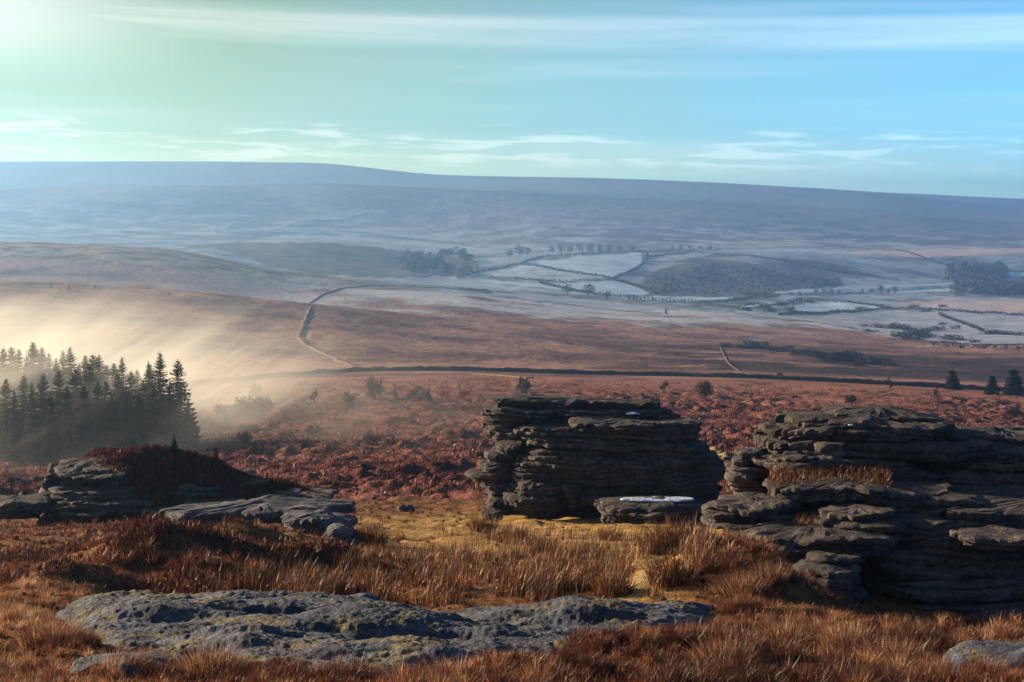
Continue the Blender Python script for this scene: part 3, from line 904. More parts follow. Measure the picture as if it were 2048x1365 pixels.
def outcrop_mask(px, d):
    df = np.interp(px, *OF); db = np.interp(px, *OB)
    nz = .5 * fbm(px * .012, d * .8, s=71, o=3)
    return np.minimum.reduce([(d - df) / 1.1 + nz, (db - d) / .55 + nz * .4, (px - 128) / 70 + nz, (1450 - px) / 90 + nz])


op, od = np.meshgrid(np.linspace(110, 1470, 420), np.linspace(20.0, 32.2, 230))
ox = od * (op - CX) / F
mk = np.clip(outcrop_mask(op, od), -.6, 1)
hump = .27 * np.exp(-((op - 345) / 150) ** 4) * sst(od, 27.2, 27.9) * (1 - .45 * sst(od, 28.2, 31.0))
hump += .30 * np.exp(-((op - 620) / 190) ** 4) * sst(od, 28.2, 28.8)
hump += .32 * np.exp(-((op - 760) / 240) ** 2) * sst(od, 25.6, 26.3) * (1 - sst(od, 27.2, 28.6))
hump += .30 * np.exp(-((op - 1180) / 160) ** 2) * sst(od, 27.4, 28.0) * (1 - sst(od, 29, 30.5))
hump += .22 * np.exp(-((op - 480) / 120) ** 2) * sst(od, 23.8, 24.3) * (1 - sst(od, 25.2, 26.2))
base_h = H(ox, od)
k5 = np.ones(15) / 15
base_h = np.apply_along_axis(lambda v: np.convolve(np.pad(v, 7, 'edge'), k5, 'valid'), 1, base_h)
rough = .11 * fbm(ox * .6, od * 1.0, s=72, o=4, g=.5) + .055 * fbm(ox * 2.5, od * 3.2, s=73, o=4, g=.6) + .026 * fbm(ox * 12, od * 12, s=74, o=3, g=.6)
oz = base_h + np.where(mk > 0, .24 * np.sqrt(np.clip(mk, 0, 1)), mk * .5) + hump * np.clip(mk * 2, 0, 1) + rough * np.clip(mk + .4, 0, 1)
oc = tag(empty('granite_outcrop', (float(ox.mean()), 27.0, float(base_h.mean()))), 'broad lichen-grey granite sheet with moss patches spreading across the foreground grass', 'rock outcrop')
V = np.stack([ox, od, oz], -1).reshape(-1, 3) - np.array(oc.location)
put('rock_sheet', mk_mesh('rock_sheet', V, grid_faces(*op.shape), M['outcrop'], True), oc)
boulder('boulder', 110, 400, 1352, 1410, 20.6, .55, 441, 'grey granite hump at the bottom left corner, cut off by the grass', None, 'outcrop', n=2.4, dome=.35, under=.1, na=400, sub=1)
boulder('boulder', 1885, 2260, 1352, 1470, 21.8, .75, 442, 'rough grey granite block at the bottom right corner below the shaded tor', None, 'outcrop', n=2.8, dome=.25, under=.08, na=400, sub=1)


# ------------------------------------------------------------------ spruces
def spruce_mesh(name, h, rad, seed, dens=1.0, clear=.06, ex=.80):
    r = np.random.default_rng(seed)
    V = []; T = []

    def tri(a, b, c):
        k = len(V); V.extend((a, b, c)); T.append((k, k + 1, k + 2))
    z = h * clear
    while z < h * .985:
        u = z / h
        Lz = rad * (1 - u) ** ex * (1.0 if u > .12 else .55 + u * 3.7)
        nb = max(5, int((11 - 4 * u) * dens))
        a0 = r.uniform(0, 6.28)
        for k in range(nb):
            a = a0 + 6.283 * k / nb + r.normal(0, .25)
            L = Lz * r.uniform(.62, 1.15) + .12
            ca, sa = math.cos(a), math.sin(a)
            up = (.30 if u > .8 else -.12 - .25 * (1 - u)) * L
            z0 = z + r.normal(0, .05) * h * .2
            pts = [np.array([ca * L * q, sa * L * q, z0 + up * q + .16 * L * q * q * q]) for q in (0.03, .35, .68, 1.0)]
            side = np.array([-sa, ca, 0])
            for j in range(3):
                p, q = pts[j], pts[j + 1]
                wd = L * (.34, .38, .24)[j]
                tri(p, q, p * .4 + q * .6 + side * wd + np.array([0, 0, -.10 * L * r.uniform(.3, 1.3)]))
                tri(p, q, p * .4 + q * .6 - side * wd + np.array([0, 0, -.10 * L * r.uniform(.3, 1.3)]))
                tri(p, q, (p + q) / 2 + np.array([0, 0, -.20 * L * r.uniform(.4, 1.2)]) + side * r.normal(0, .06) * L)
        z += h * (.024 - .011 * u) / dens * r.uniform(.8, 1.2)
    for k in range(3):
        a = 2.1 * k
        tri(np.array([.10 * math.cos(a), .10 * math.sin(a), h * .93]), np.array([.10 * math.cos(a + 2), .10 * math.sin(a + 2), h * .93]), np.array([0, 0, h]))
    crown = mk_mesh(name + '_crown', np.array(V), np.array(T), M['needles'], False)
    na = 8
    th = np.linspace(0, 6.283, na, endpoint=False)
    rows = [np.stack([np.cos(th) * rr, np.sin(th) * rr, np.full(na, zz)], -1) for zz, rr in ((-.4, h * .016), (h * .1, h * .012), (h * .6, h * .006), (h * .97, .01))]
    trunk = mk_mesh(name + '_trunk', np.concatenate(rows), grid_faces(4, na, True), M['bark'])
    return crown, trunk


SPR = [spruce_mesh('spruce', 14, r_, 500 + i, dn) for i, (r_, dn) in enumerate(((3.3, 1.0), (2.8, 1.05), (3.7, .95), (3.0, 1.1)))]
CON = spruce_mesh('round_conifer', 14, 5.6, 530, 1.0, .0, .5)
YOUNG = [spruce_mesh('young_spruce', 14, 5.2, 520 + i, .8, .0) for i in range(2)]


def spruce(name, x, y, h, var, label, group, rz=0.0, wide=1.0, z=None, cat='tree'):
    s = h / 14
    t = tag(put(name, None, None, (x, y, float(H(x, y)) if z is None else z), rz, (s * wide, s * wide, s)), label, cat, group)
    put('crown', var[0], t); put('trunk', var[1], t)
    return t


FRONT = [(12, 748, 206), (48, 742, 210), (86, 752, 205), (118, 735, 212), (152, 728, 214), (178, 722, 222), (212, 752, 206), (236, 742, 212), (262, 730, 218), (286, 748, 212), (28, 772, 199), (64, 768, 201), (102, 776, 198), (134, 764, 202), (168, 770, 199), (196, 762, 203), (224, 774, 200), (250, 764, 203), (276, 772, 201), (308, 768, 204), (376, 792, 210)]
BACK = [(6, 690, 280), (22, 684, 290), (38, 692, 275), (54, 696, 285), (66, 686, 270), (84, 697, 282), (98, 694, 292), (112, 700, 276), (126, 704, 286), (140, 690, 262), (158, 714, 278), (170, 706, 268), (186, 692, 250), (198, 700, 262), (214, 722, 270), (228, 726, 255), (274, 736, 262), (300, 732, 252)]
for px_, py_, d in [(-30, 735, 212), (-70, 715, 230), (-60, 690, 270), (-130, 700, 250)] + FRONT + BACK:
    x = d * (px_ - CX) / F
    top = d * (HY - py_) / F
    hgt = (top - float(H(x, d))) * rng.uniform(.90, 1.03)
    spruce('spruce_tree', x, d, hgt, SPR[rng.integers(4)], 'tall dark spruce packed inside the misty plantation on the left' if d > 245 else 'tall dark spruce along the near side of the misty plantation on the left',
           'spruces inside the plantation' if d > 245 else 'spruces along the near side of the plantation', rng.uniform(0, 6.28), rng.uniform(1.0, 1.5))
for px_, py_, d, wd, lb in [(320, 704, 214, 1.05, 'tallest spruce near the right end of the plantation, with a forked ragged top'), (356, 718, 216, 1.15, 'full skirted spruce at the right end of the plantation'),
                            (244, 714, 232, .9, 'slim spruce with a thin spire showing in the gap left of the tallest spruce'), (297, 722, 228, .85, 'narrow thin-topped spruce just left of the tallest spruce'),
                            (340, 760, 207, 1.1, 'lower spruce in front of the two right end spruces of the plantation')]:
    x = d * (px_ - CX) / F
    spruce('spruce_tree', x, d, d * (HY - py_) / F - float(H(x, d)), SPR[rng.integers(4)], lb, None, rng.uniform(0, 6.28), wd)
for px_, py_, d, hp, wd, lb in [(348, 912, 77.5, 36, .9, 'tiny dark spruce sapling on top of the left tor'), (432, 940, 77.5, 36, .8, 'bushy green spruce sapling on the right slope of the left tor'),
                                (574, 972, 77, 24, .8, 'small spruce sapling low on the right shoulder of the left tor')]:
    x = d * (px_ - CX) / F
    spruce('spruce_sapling', x, d, hp * d / F, YOUNG[0], lb, None, rng.uniform(0, 6.28), wd, float(cap_z(np.array(px_), np.array(d))), 'tree')
for px_, yb, yt, wd, lb in [(1905, 780, 748, .95, 'dark round conifer by the long wall, leftmost of three at the right edge'), (1985, 790, 758, .85, 'smallest of three dark conifers by the long wall at the right edge'), (2028, 790, 748, .95, 'dark tall conifer by the long wall, rightmost of three at the right edge')]:
    x, y, z = at(px_, yb, 300, 460)
    spruce('conifer', x, y, (yb - yt) * y / F * 1.3, CON, lb, 'three conifers by the wall', rng.uniform(0, 6.28), wd * 1.25, z - .1 * (yb - yt) * y / F)
for px_, yb, hp in [(102, 572, 9), (138, 577, 10), (190, 574, 8), (338, 588, 7)]:
    x, y, z = at(px_, yb + 3, 700, 960)
    spruce('hill_tree', x, y, hp * y / F * 1.2, YOUNG[1], 'tiny tree on the near left hill crest behind the mist', 'tiny trees on the hill crest', rng.uniform(0, 6.28), 1.0)


# ------------------------------------------------------------------ bare shrubs and thorn trees
def shrub_mesh(name, seed, stems=7, spread=.55, levels=4, tree=False):
    """bare branching bush about 1 m high and wide, twigs as slim three-sided shoots"""
    r = np.random.default_rng(seed)
    V = []; T = []

    def seg(p, q, w0, w1):
        d = q - p
        u = np.cross(d, [0.3, 0.2, 1.0]); u /= np.linalg.norm(u) + 1e-9
        v = np.cross(d, u); v /= np.linalg.norm(v) + 1e-9
        k = len(V)
        for a in (0, 2.09, 4.19):
            V.append(p + (u * math.cos(a) + v * math.sin(a)) * w0)
        for a in (0, 2.09, 4.19):
            V.append(q + (u * math.cos(a) + v * math.sin(a)) * w1)
        for a in range(3):
            b = (a + 1) % 3
            T.append((k + a, k + b, k + 3 + b, k + 3 + a))

    def grow(p, d, L, w, lv):
        q = p + d * L
        seg(p, q, w, w * .6)
        if lv == 0:
            return
        for _ in range(3 if lv > 1 else 4):
            nd = d + r.normal(0, spread, 3) + np.array([0, 0, .12])
            nd /= np.linalg.norm(nd)
            s = r.uniform(.5, 1.0)
            grow(p + d * L * s, nd, L * r.uniform(.55, .85), w * .70, lv - 1)
    for k in range(1 if tree else stems):
        a = 6.283 * k / stems
        d = np.array([math.cos(a) * .55, math.sin(a) * .55, 1.0]) if not tree else np.array([.05, 0, 1.0])
        d += r.normal(0, .15, 3); d /= np.linalg.norm(d)
        grow(np.array([math.cos(a) * .05, math.sin(a) * .05, 0]), d, .33, .030 if not tree else .06, levels if not tree else levels + 1)
    V = np.array(V)
    V /= np.percentile(V[:, 2], 99.5)
    return mk_mesh(name, V, np.array(T), M['twig'], False)


SHR = [shrub_mesh('bare_shrub', 600 + i, 12, .6) for i in range(3)] + [shrub_mesh('thorn_tree', 610, tree=True, spread=.6, levels=5), shrub_mesh('thorn_tree', 611, tree=True, spread=.7, levels=5)]
for px_, yb, hp, wd, v, lb, nm in [
    (746, 800, 50, .75, 0, 'dense dark bare bush standing tallest on the moor below the wall bend', 'bare_shrub'), (688, 828, 46, 1.1, 3, 'spreading bare thorn tree on a short trunk left of the tall dark bush', 'thorn_tree'),
    (505, 836, 44, 1.5, 1, 'wide hazy bare bush right of the plantation edge', 'bare_shrub'), (510, 800, 36, .6, 2, 'thin bare sapling rising behind the wide hazy bush', 'bare_shrub'), (450, 830, 22, 2.2, 2, 'low bare thicket between the plantation and the wide hazy bush', 'bare_shrub'),
    (632, 810, 34, .6, 3, 'slim bare thorn left of the spreading thorn tree', 'thorn_tree'), (790, 808, 34, .7, 4, 'faint bare thorn just right of the tall dark bush', 'thorn_tree'), (822, 810, 34, .8, 3, 'faint bare thorn second right of the tall dark bush', 'thorn_tree'), (858, 812, 36, .7, 4, 'faint bare thorn furthest right of the tall dark bush', 'thorn_tree'),
    (1046, 786, 34, .8, 0, 'small dark bare bush just above the left end of the middle tor', 'bare_shrub'), (1330, 786, 26, .8, 3, 'small bare thorn above the right end of the middle tor', 'thorn_tree'), (1410, 794, 34, .8, 1, 'bare bush on the moor between the middle and right tors', 'bare_shrub'),
    (996, 815, 24, .9, 3, 'low bare thorn right against the top left end of the middle tor', 'thorn_tree'), (1502, 800, 22, .7, 4, 'small bare thorn above the right tor near its left end', 'thorn_tree'), (1780, 782, 28, .8, 3, 'bare thorn by the wall above the right tor', 'thorn_tree'), (1876, 800, 30, .8, 4, 'bare thorn below the leftmost dark conifer', 'thorn_tree'), (1560, 757, 14, .9, 0, 'small dark bush standing on the long wall above the right tor', 'bare_shrub'),
    (740, 890, 24, 1.2, 1, 'low dark bush in the heather between the left and middle tors', 'bare_shrub'), (490, 888, 26, 1.0, 2, 'low bare bush on the moor behind the left tor', 'bare_shrub'), (626, 870, 20, 1.6, 0, 'low dark bush on the moor below the spreading thorn tree', 'bare_shrub'), (1700, 808, 20, 1.0, 1, 'low bare bush on the moor directly above the right tor', 'bare_shrub'), (2030, 835, 26, 1.2, 0, 'dark low bush on the moor at the right edge', 'bare_shrub')]:
    x, y, z = at(px_, yb, 90, 480)
    s = hp * y / F
    t = tag(put(nm, SHR[v], None, (x, y, z - .05 * s), rng.uniform(0, 6.28), (s * wd * .8, s * wd * .8, s)), lb, 'tree' if nm == 'thorn_tree' else 'bush', 'bare bushes and thorns on the moor')


# ------------------------------------------------------------------ walls, fields, hedges of the valley
def polyline(pts, d0, d1, step):
    W = [at(px_, py_, d0, d1) for px_, py_ in pts] if d0 else [(q * (p_ - CX) / F, q, 0) for p_, q in pts]
    W = np.array(W)
    seg = np.hypot(np.diff(W[:, 0]), np.diff(W[:, 1]))
    s = np.concatenate([[0], np.cumsum(seg)])
    q = np.arange(0, s[-1], step)
    x = np.interp(q, s, W[:, 0]); y = np.interp(q, s, W[:, 1])
    return x, y, q


def wall_obj(name, pts, d0, d1, h, wd, mat, label, cat, step=1.2, seed=1, group=None, rag=.25):
    x, y, q = polyline(pts, d0, d1, step)
    x = x + .4 * wd * fbm(q * .1, q * 0, s=seed); y = y + .4 * wd * fbm(q * .1, q * 0 + 5, s=seed)
    tx, ty = np.gradient(x), np.gradient(y)
    ln = np.hypot(tx, ty) + 1e-9
    nx, ny = -ty / ln, tx / ln
    z = H(x, y)
    zs = np.convolve(np.pad(z, 6, 'edge'), np.ones(13) / 13, 'valid')
    z = np.maximum(z, zs) + .1 * h
    hh = h * (1 + rag * fbm(q * .22, q * 0, s=seed + 3, o=3) + rag * .7 * fbm(q * .9, q * 0, s=seed + 6, o=2))
    rows = []
    for off, zz in ((-.62, -1.2), (-.55, .45), (-.42, .9), (0, 1.0), (.42, .9), (.55, .45), (.62, -1.2)):
        jt = rag * .35 * wd * vnoise(q * 1.1, np.full_like(q, off * 7), s=seed + 8)
        rows.append(np.stack([x + nx * (off * wd + jt), y + ny * (off * wd + jt), z + zz * hh + rag * .3 * h * (zz > 0) * vnoise(q * .8, np.full_like(q, off * 9), s=seed + 9)], -1))
    V = np.array(rows)
    c = V.reshape(-1, 3).mean(0); c[2] = z.min()
    me = mk_mesh(name, V.reshape(-1, 3) - c, grid_faces(len(rows), len(q)), mat)
    return tag(put(name, me, None, tuple(c)), label, cat, group)


wall_obj('stone_wall', [(300, 445), (390, 452), (470, 460), (560, 474), (640, 490), (720, 500), (800, 500), (900, 496), (1040, 492), (1200, 488), (1350, 480), (1500, 470), (1650, 462), (1800, 456), (1950, 450), (2060, 448), (2300, 446)], None, None, 1.25, .9, M['wall'], 'long dark field wall curving right across the moor from the mist to the three conifers', 'wall', 1.2, 11)
wall_obj('stone_wall', [(720, 738), (670, 718), (640, 704), (612, 690), (598, 676), (604, 655), (612, 640), (622, 615)], 460, 1000, .5, 1.8, M['bank'], 'broad grassed-over bank wall climbing straight up the hillside above the mist', 'wall', 2.0, 12)
wall_obj('stone_wall', [(620, 606), (645, 590), (680, 578), (760, 572), (840, 575), (930, 580), (975, 578)], 1200, 1620, .6, 1.4, M['bank'], 'faint field wall along the frosty hill crest in the middle distance', 'wall', 4, 15)


def field(name, top, bot, d0, d1, mat, lift=.5, nx=70, ny=14, seed=0):
    xs = np.linspace(max(top[0][0], bot[0][0]), min(top[-1][0], bot[-1][0]), nx)
    ty = np.interp(xs, *zip(*top)); by = np.interp(xs, *zip(*bot))
    rag = min(5.0, .18 * float(np.mean(by - ty)))
    ty = ty + rag * fbm(xs * .045, xs * 0 + top[0][1], s=3, o=3); by = by + rag * fbm(xs * .045, xs * 0 + bot[0][1], s=4, o=3)
    rows = []
    for px_, a, b in zip(xs, ty, by):
        _, da, _ = at(px_, a, d0, d1); _, db, _ = at(px_, b, d0, d1)
        d = np.linspace(db, da, ny)
        x = d * (px_ - CX) / F
        rows.append(np.stack([x, d, H(x, d) + lift], -1))
    V = np.array(rows)
    me = mk_mesh(name, V.reshape(-1, 3), grid_faces(nx, ny)[:, ::-1], mat)
    return tag(put(name, me), kind='structure')


FM = {}
for nm, a, b in (('frost', (0.24, 0.33, 0.40), (0.38, 0.47, 0.54)), ('pale', (0.20, 0.22, 0.24), (0.34, 0.35, 0.37)), ('pink', (0.30, 0.22, 0.20), (0.46, 0.36, 0.33)), ('heath', (0.06, 0.048, 0.05), (0.135, 0.115, 0.12))):
    FM[nm] = flat_mat('field ' + nm, a, b, .035)
for tp, bt, mt_, d0, d1 in [
    ([(940, 548), (1060, 523), (1150, 514), (1284, 507)], [(940, 556), (1060, 540), (1150, 553), (1226, 560), (1284, 532)], 'frost', 1700, 2750),
    ([(950, 558), (1050, 533), (1130, 546), (1222, 561)], [(950, 560), (1050, 559), (1130, 566), (1222, 563)], 'pale', 1700, 2700),
    ([(960, 561), (1100, 568), (1225, 562), (1298, 584)], [(960, 565), (1100, 578), (1225, 591), (1298, 590)], 'frost', 1650, 2600),
    ([(1296, 512), (1360, 504), (1430, 502)], [(1296, 524), (1360, 522), (1430, 508)], 'pale', 2100, 2750),
    ([(1262, 597), (1360, 595), (1465, 595)], [(1262, 599), (1360, 606), (1465, 599)], 'frost', 1500, 2400),
    ([(1288, 560), (1330, 535), (1420, 522), (1520, 528), (1600, 545), (1680, 560)], [(1288, 590), (1330, 594), (1420, 593), (1520, 592), (1600, 578), (1680, 572)], 'heath', 1700, 2680),
    ([(1550, 582), (1700, 575), (1910, 566)], [(1550, 590), (1700, 580), (1910, 571)], 'frost', 1650, 2700),
    ([(1590, 611), (1650, 603), (1720, 606), (1760, 616)], [(1590, 624), (1650, 627), (1720, 622), (1760, 618)], 'frost', 1250, 2300),
    ([(1610, 634), (1700, 625), (1800, 622), (1930, 627), (2060, 636)], [(1610, 640), (1700, 658), (1800, 672), (1930, 690), (2060, 698)], 'pale', 1000, 2000),
    ([(1800, 605), (1930, 600), (2080, 598)], [(1800, 618), (1930, 622), (2080, 630)], 'pink', 1250, 2300),
    ([(1700, 504), (1850, 499), (2080, 497)], [(1700, 508), (1850, 516), (2080, 508)], 'pink', 2600, 3300),
    ([(430, 492), (600, 484), (800, 498), (955, 520)], [(430, 500), (600, 546), (800, 556), (955, 550)], 'heath', 1900, 2640),
    ([(560, 470), (700, 474), (900, 490), (990, 500)], [(560, 476), (700, 482), (900, 500), (990, 510)], 'pale', 2650, 3500),
    ([(1560, 586), (1700, 583), (1900, 578)], [(1560, 590), (1700, 588), (1900, 585)], 'frost', 1600, 2400),
    ([(1470, 622), (1560, 630), (1640, 632)], [(1470, 628), (1560, 640), (1640, 645)], 'pale', 1050, 2000),
    ([(1990, 548), (2080, 542)], [(1990, 556), (2080, 556)], 'frost', 2200, 2850),
    ([(440, 462), (560, 455), (720, 458), (930, 478)], [(440, 466), (560, 462), (720, 468), (930, 486)], 'pale', 2950, 3900),
    ([(600, 437), (680, 428), (735, 424)], [(600, 440), (680, 441), (735, 428)], 'pale', 3300, 4300),
    ([(985, 585), (1080, 590), (1200, 602), (1330, 618)], [(985, 592), (1080, 604), (1200, 620), (1330, 628)], 'pale', 1120, 1650),
    ([(1480, 615), (1520, 607), (1590, 600)], [(1480, 618), (1520, 613), (1590, 603)], 'frost', 1400, 2300)]:
    field('field', tp, bt, d0, d1, FM[mt_])


def scrub(P, rx, rz, n, size):
    """loose triangles filling low mounds at points P"""
    m = len(P)
    k = rng.integers(0, m, n)
    a = rng.uniform(0, 6.283, n); u = rng.random(n) ** .5
    zz = rng.random(n)
    r = rx * u * np.sqrt(np.clip(1 - zz ** 2 * .8, 0, 1)) * rng.uniform(.75, 1.25, n)
    c = P[k] + np.stack([np.cos(a) * r, np.sin(a) * r, zz * rz * (.75 + .5 * rng.random(m)[k])], -1)
    V = c[:, None, :] + rng.normal(0, size, (n, 3, 3))
    return V.reshape(-1, 3), np.arange(3 * n).reshape(-1, 3)


def hedge(pts, d0, d1, h=2.6, label=None, seed=0, dens=1.0):
    x, y, q = polyline(pts, d0, d1, 4.0)
    P = np.stack([x, y, H(x, y)], -1)
    P[:, 2] += .3
    c = P.mean(0); c[2] = P[:, 2].min()
    hv = h * (1 + .6 * fbm(q * .03, q * 0, s=seed, o=3))
    V, T = scrub(P, 1.8, h, int(len(P) * 26 * dens), .7)
    return tag(put('hedge', mk_mesh('hedge', V - c, T, M['hedge'], False), None, tuple(c)), label, 'hedge', 'hedges between the frosty fields')


HD = [([(915, 558), (960, 546), (1040, 530), (1085, 516), (1180, 509), (1284, 505), (1440, 500)], 1800, 2750, 'hedge along the top of the frosty knoll field in the middle distance'),
      ([(1045, 531), (1130, 545), (1225, 560), (1262, 570), (1298, 584)], 1700, 2700, 'hedge slanting down right across the frosty knoll'),
      ([(1296, 508), (1290, 525), (1262, 545), (1226, 560)], 1700, 2740, 'short hedge running down the knoll beside the dark heath'),
      ([(945, 558), (1030, 559), (1130, 567), (1226, 561)], 1700, 2650, 'hedge low across the left of the frosty knoll'),
      ([(1080, 568), (1130, 580), (1190, 590), (1270, 596)], 1500, 2400, 'hedge along the foot of the knoll below the round trees'),
      ([(1290, 516), (1380, 506), (1480, 512), (1600, 530), (1720, 550), (1800, 562)], 2000, 2720, 'long hedge over the dark heath hill'),
      ([(1260, 600), (1400, 607), (1450, 607), (1510, 597), (1560, 594)], 1450, 2400, 'hedge under the narrow bright field in the valley'),
      ([(1560, 632), (1640, 630), (1720, 624), (1780, 618), (1860, 620), (1950, 627), (2060, 634)], 1200, 2000, 'long hedge behind the pale field on the right'),
      ([(1620, 600), (1690, 606), (1740, 612), (1780, 617)], 1300, 2300, 'scrubby hedge slanting down to the pale field on the right'),
      ([(1790, 502), (1850, 518), (1905, 536), (1960, 548)], 2500, 3200, 'hedge slanting down the far field at right'),
      ([(1880, 630), (1930, 650), (1965, 664)], 1000, 1900, 'short thin hedge crossing the pale field at right'),
      ([(430, 466), (560, 460), (720, 466), (930, 488)], 2900, 3900, 'faint field boundary across the foot of the far hill on the left'),
      ([(630, 444), (690, 440), (738, 425)], 3000, 4300, 'short curved boundary high on the far hill slope'),
      ([(1000, 478), (1150, 470), (1300, 478), (1440, 492)], 2950, 3800, 'faint boundary along the foot of the far hill above the knoll'),
      ([(1480, 590), (1600, 590), (1750, 585), (1910, 576)], 1600, 2500, 'low hedge along the near side of the narrow frosty field'),
      ([(1860, 692), (1950, 697), (2070, 702)], 800, 1500, 'thin hedge at the near edge of the pale field at right')]
for i, (p, d0, d1, lb) in enumerate(HD):
    hedge(p, d0, d1, 3.4 if i < 7 else 2.2, lb, 700 + i, 1.0 if i < 9 else .6)


def blob_tree_mesh(name, seed, n=520):
    r = np.random.default_rng(seed)
    k = r.normal(0, 1, (n, 3)); k /= np.linalg.norm(k, axis=1)[:, None]
    rad = r.random(n) ** .35 * (.38 + .12 * np.sin(k[:, 0] * 5 + seed) + .06 * r.random(n))
    c = k * rad[:, None] * np.array([1.05, 1.05, .95]) + np.array([0, 0, .56])
    c[:, 2] = np.maximum(c[:, 2], .05)
    V = c[:, None, :] + r.normal(0, .035, (n, 3, 3))
    crown = mk_mesh(name + '_crown', V.reshape(-1, 3), np.arange(3 * n).reshape(-1, 3), M['hedge'], False)
    th = np.linspace(0, 6.283, 6, endpoint=False)
    rows = [np.stack([np.cos(th) * q, np.sin(th) * q, np.full(6, z_)], -1) for z_, q in ((-.05, .035), (.3, .026), (.7, .01))]
    return crown, mk_mesh(name + '_trunk', np.concatenate(rows), grid_faces(3, 6, True), M['bark'])


BT = [blob_tree_mesh('valley_tree', 40 + i) for i in range(4)]


def vtree(px_, yb, hp, d0, d1, label, group, wd=1.0):
    x, y, z = at(px_, yb, d0, d1)
    s = hp * y / F
    t = tag(put('valley_tree', None, None, (x, y, z), rng.uniform(0, 6.28), (s * wd, s * wd, s)), label, 'tree', group)
    v = BT[rng.integers(4)]
    put('crown', v[0], t); put('trunk', v[1], t)


for px_, yb, hp, lb in [(1135, 590, 24, 'left of two round bare trees at the foot of the frosty knoll'), (1178, 594, 28, 'right of two round bare trees at the foot of the frosty knoll'), (1215, 600, 18, 'small bare tree just right of the two round trees below the knoll')]:
    vtree(px_, yb, hp, 1500, 2300, lb, None, 1.15)
for px_, yb, hp in [(1020, 516, 18), (1040, 513, 24), (1056, 512, 18), (1104, 508, 16), (1122, 508, 20), (1140, 508, 18), (1160, 507, 20), (1180, 507, 22), (1200, 506, 18), (1218, 505, 16), (1240, 505, 14), (1265, 504, 14), (1345, 501, 10), (1362, 501, 12), (1380, 500, 11), (1400, 500, 10), (1420, 500, 11)]:
    vtree(px_, yb, hp, 2000, 2760, 'bare tree in the dark row along the top of the frosty knoll', 'row of trees on the knoll')
for px_, yb, hp in [(1495, 598, 14), (1530, 598, 18), (1632, 590, 14), (1648, 590, 16), (1662, 590, 14), (1676, 589, 10), (1742, 588, 10), (1762, 589, 20), (1776, 589, 13), (1790, 589, 18), (1725, 588, 10), (1598, 594, 12)]:
    vtree(px_, yb, hp, 1500, 2600, 'dark tree in the line along the narrow frosty field right of the heath hill', 'line of trees by the narrow field', .9)


def woodland(name, pts, n, h, size, mat=None):
    P = np.array([at(a, b, c, d_) for a, b, c, d_ in pts])
    c = P.mean(0)
    V, T = scrub(P, h * .75, h, n, size)
    return tag(put(name, mk_mesh(name, V - c, T, mat or M['hedge'], False), None, tuple(c)), kind='stuff')


pts = [(rng.uniform(1912, 2080), rng.uniform(574, 592), 1700, 2500) for _ in range(70)]
tag(woodland('woodland', pts, 9000, 13, 1.3), 'dark bluish wood in the valley at the right edge', 'woodland')
pts = [(rng.uniform(1890, 2010), rng.uniform(536, 566), 2200, 2800) for _ in range(60)]
tag(woodland('woodland', pts, 7000, 12, 1.4), 'hazy wood on the slope above the dark bluish wood', 'woodland')
pts = [(px_, rng.uniform(500, 552) if px_ > 880 else rng.uniform(512 , 548), 1900, 2650) for px_ in rng.uniform(800, 950, 60)]
tag(woodland('woodland', pts, 5000, 10, 1.3), 'hazy brown wood on the spur left of the frosty knoll', 'woodland')


pts = []
for _ in range(420):
    q = rng.uniform(1300, 1670)
    pts.append((q, rng.uniform(np.interp(q, [1300, 1420, 1670], [562, 526, 562]), np.interp(q, [1300, 1500, 1670], [590, 590, 572])), 1700, 2680))
tag(woodland('heath_scrub', pts, 16000, 2.4, .9, FM['heath']), 'dark low scrub covering the heath hill right of the frosty knoll', 'scrub')


# gorse and rocks on the right flank -----------------------------------
def gorse_mesh(seed, n=420):
    P = np.array([[0, 0, 0], [.35, .1, 0], [-.35, 0, 0], [.1, .3, 0], [-.7, .1, 0], [.65, -.1, 0]])
    V, T = scrub(P, .5, .8, n, .07)
    return mk_mesh('gorse_bush', V, T, M['gorse'], False)


GM = [gorse_mesh(i) for i in range(3)]


def gorse(px_, py_, s_, d0, d1, label, group):
    x, y, z = at(px_, py_, d0, d1)
    s = s_ * y / F
    tag(put('gorse_bush', GM[rng.integers(3)], None, (x, y, z), rng.uniform(-.4, .4), (s, s, s * .8)), label, 'bush', group)


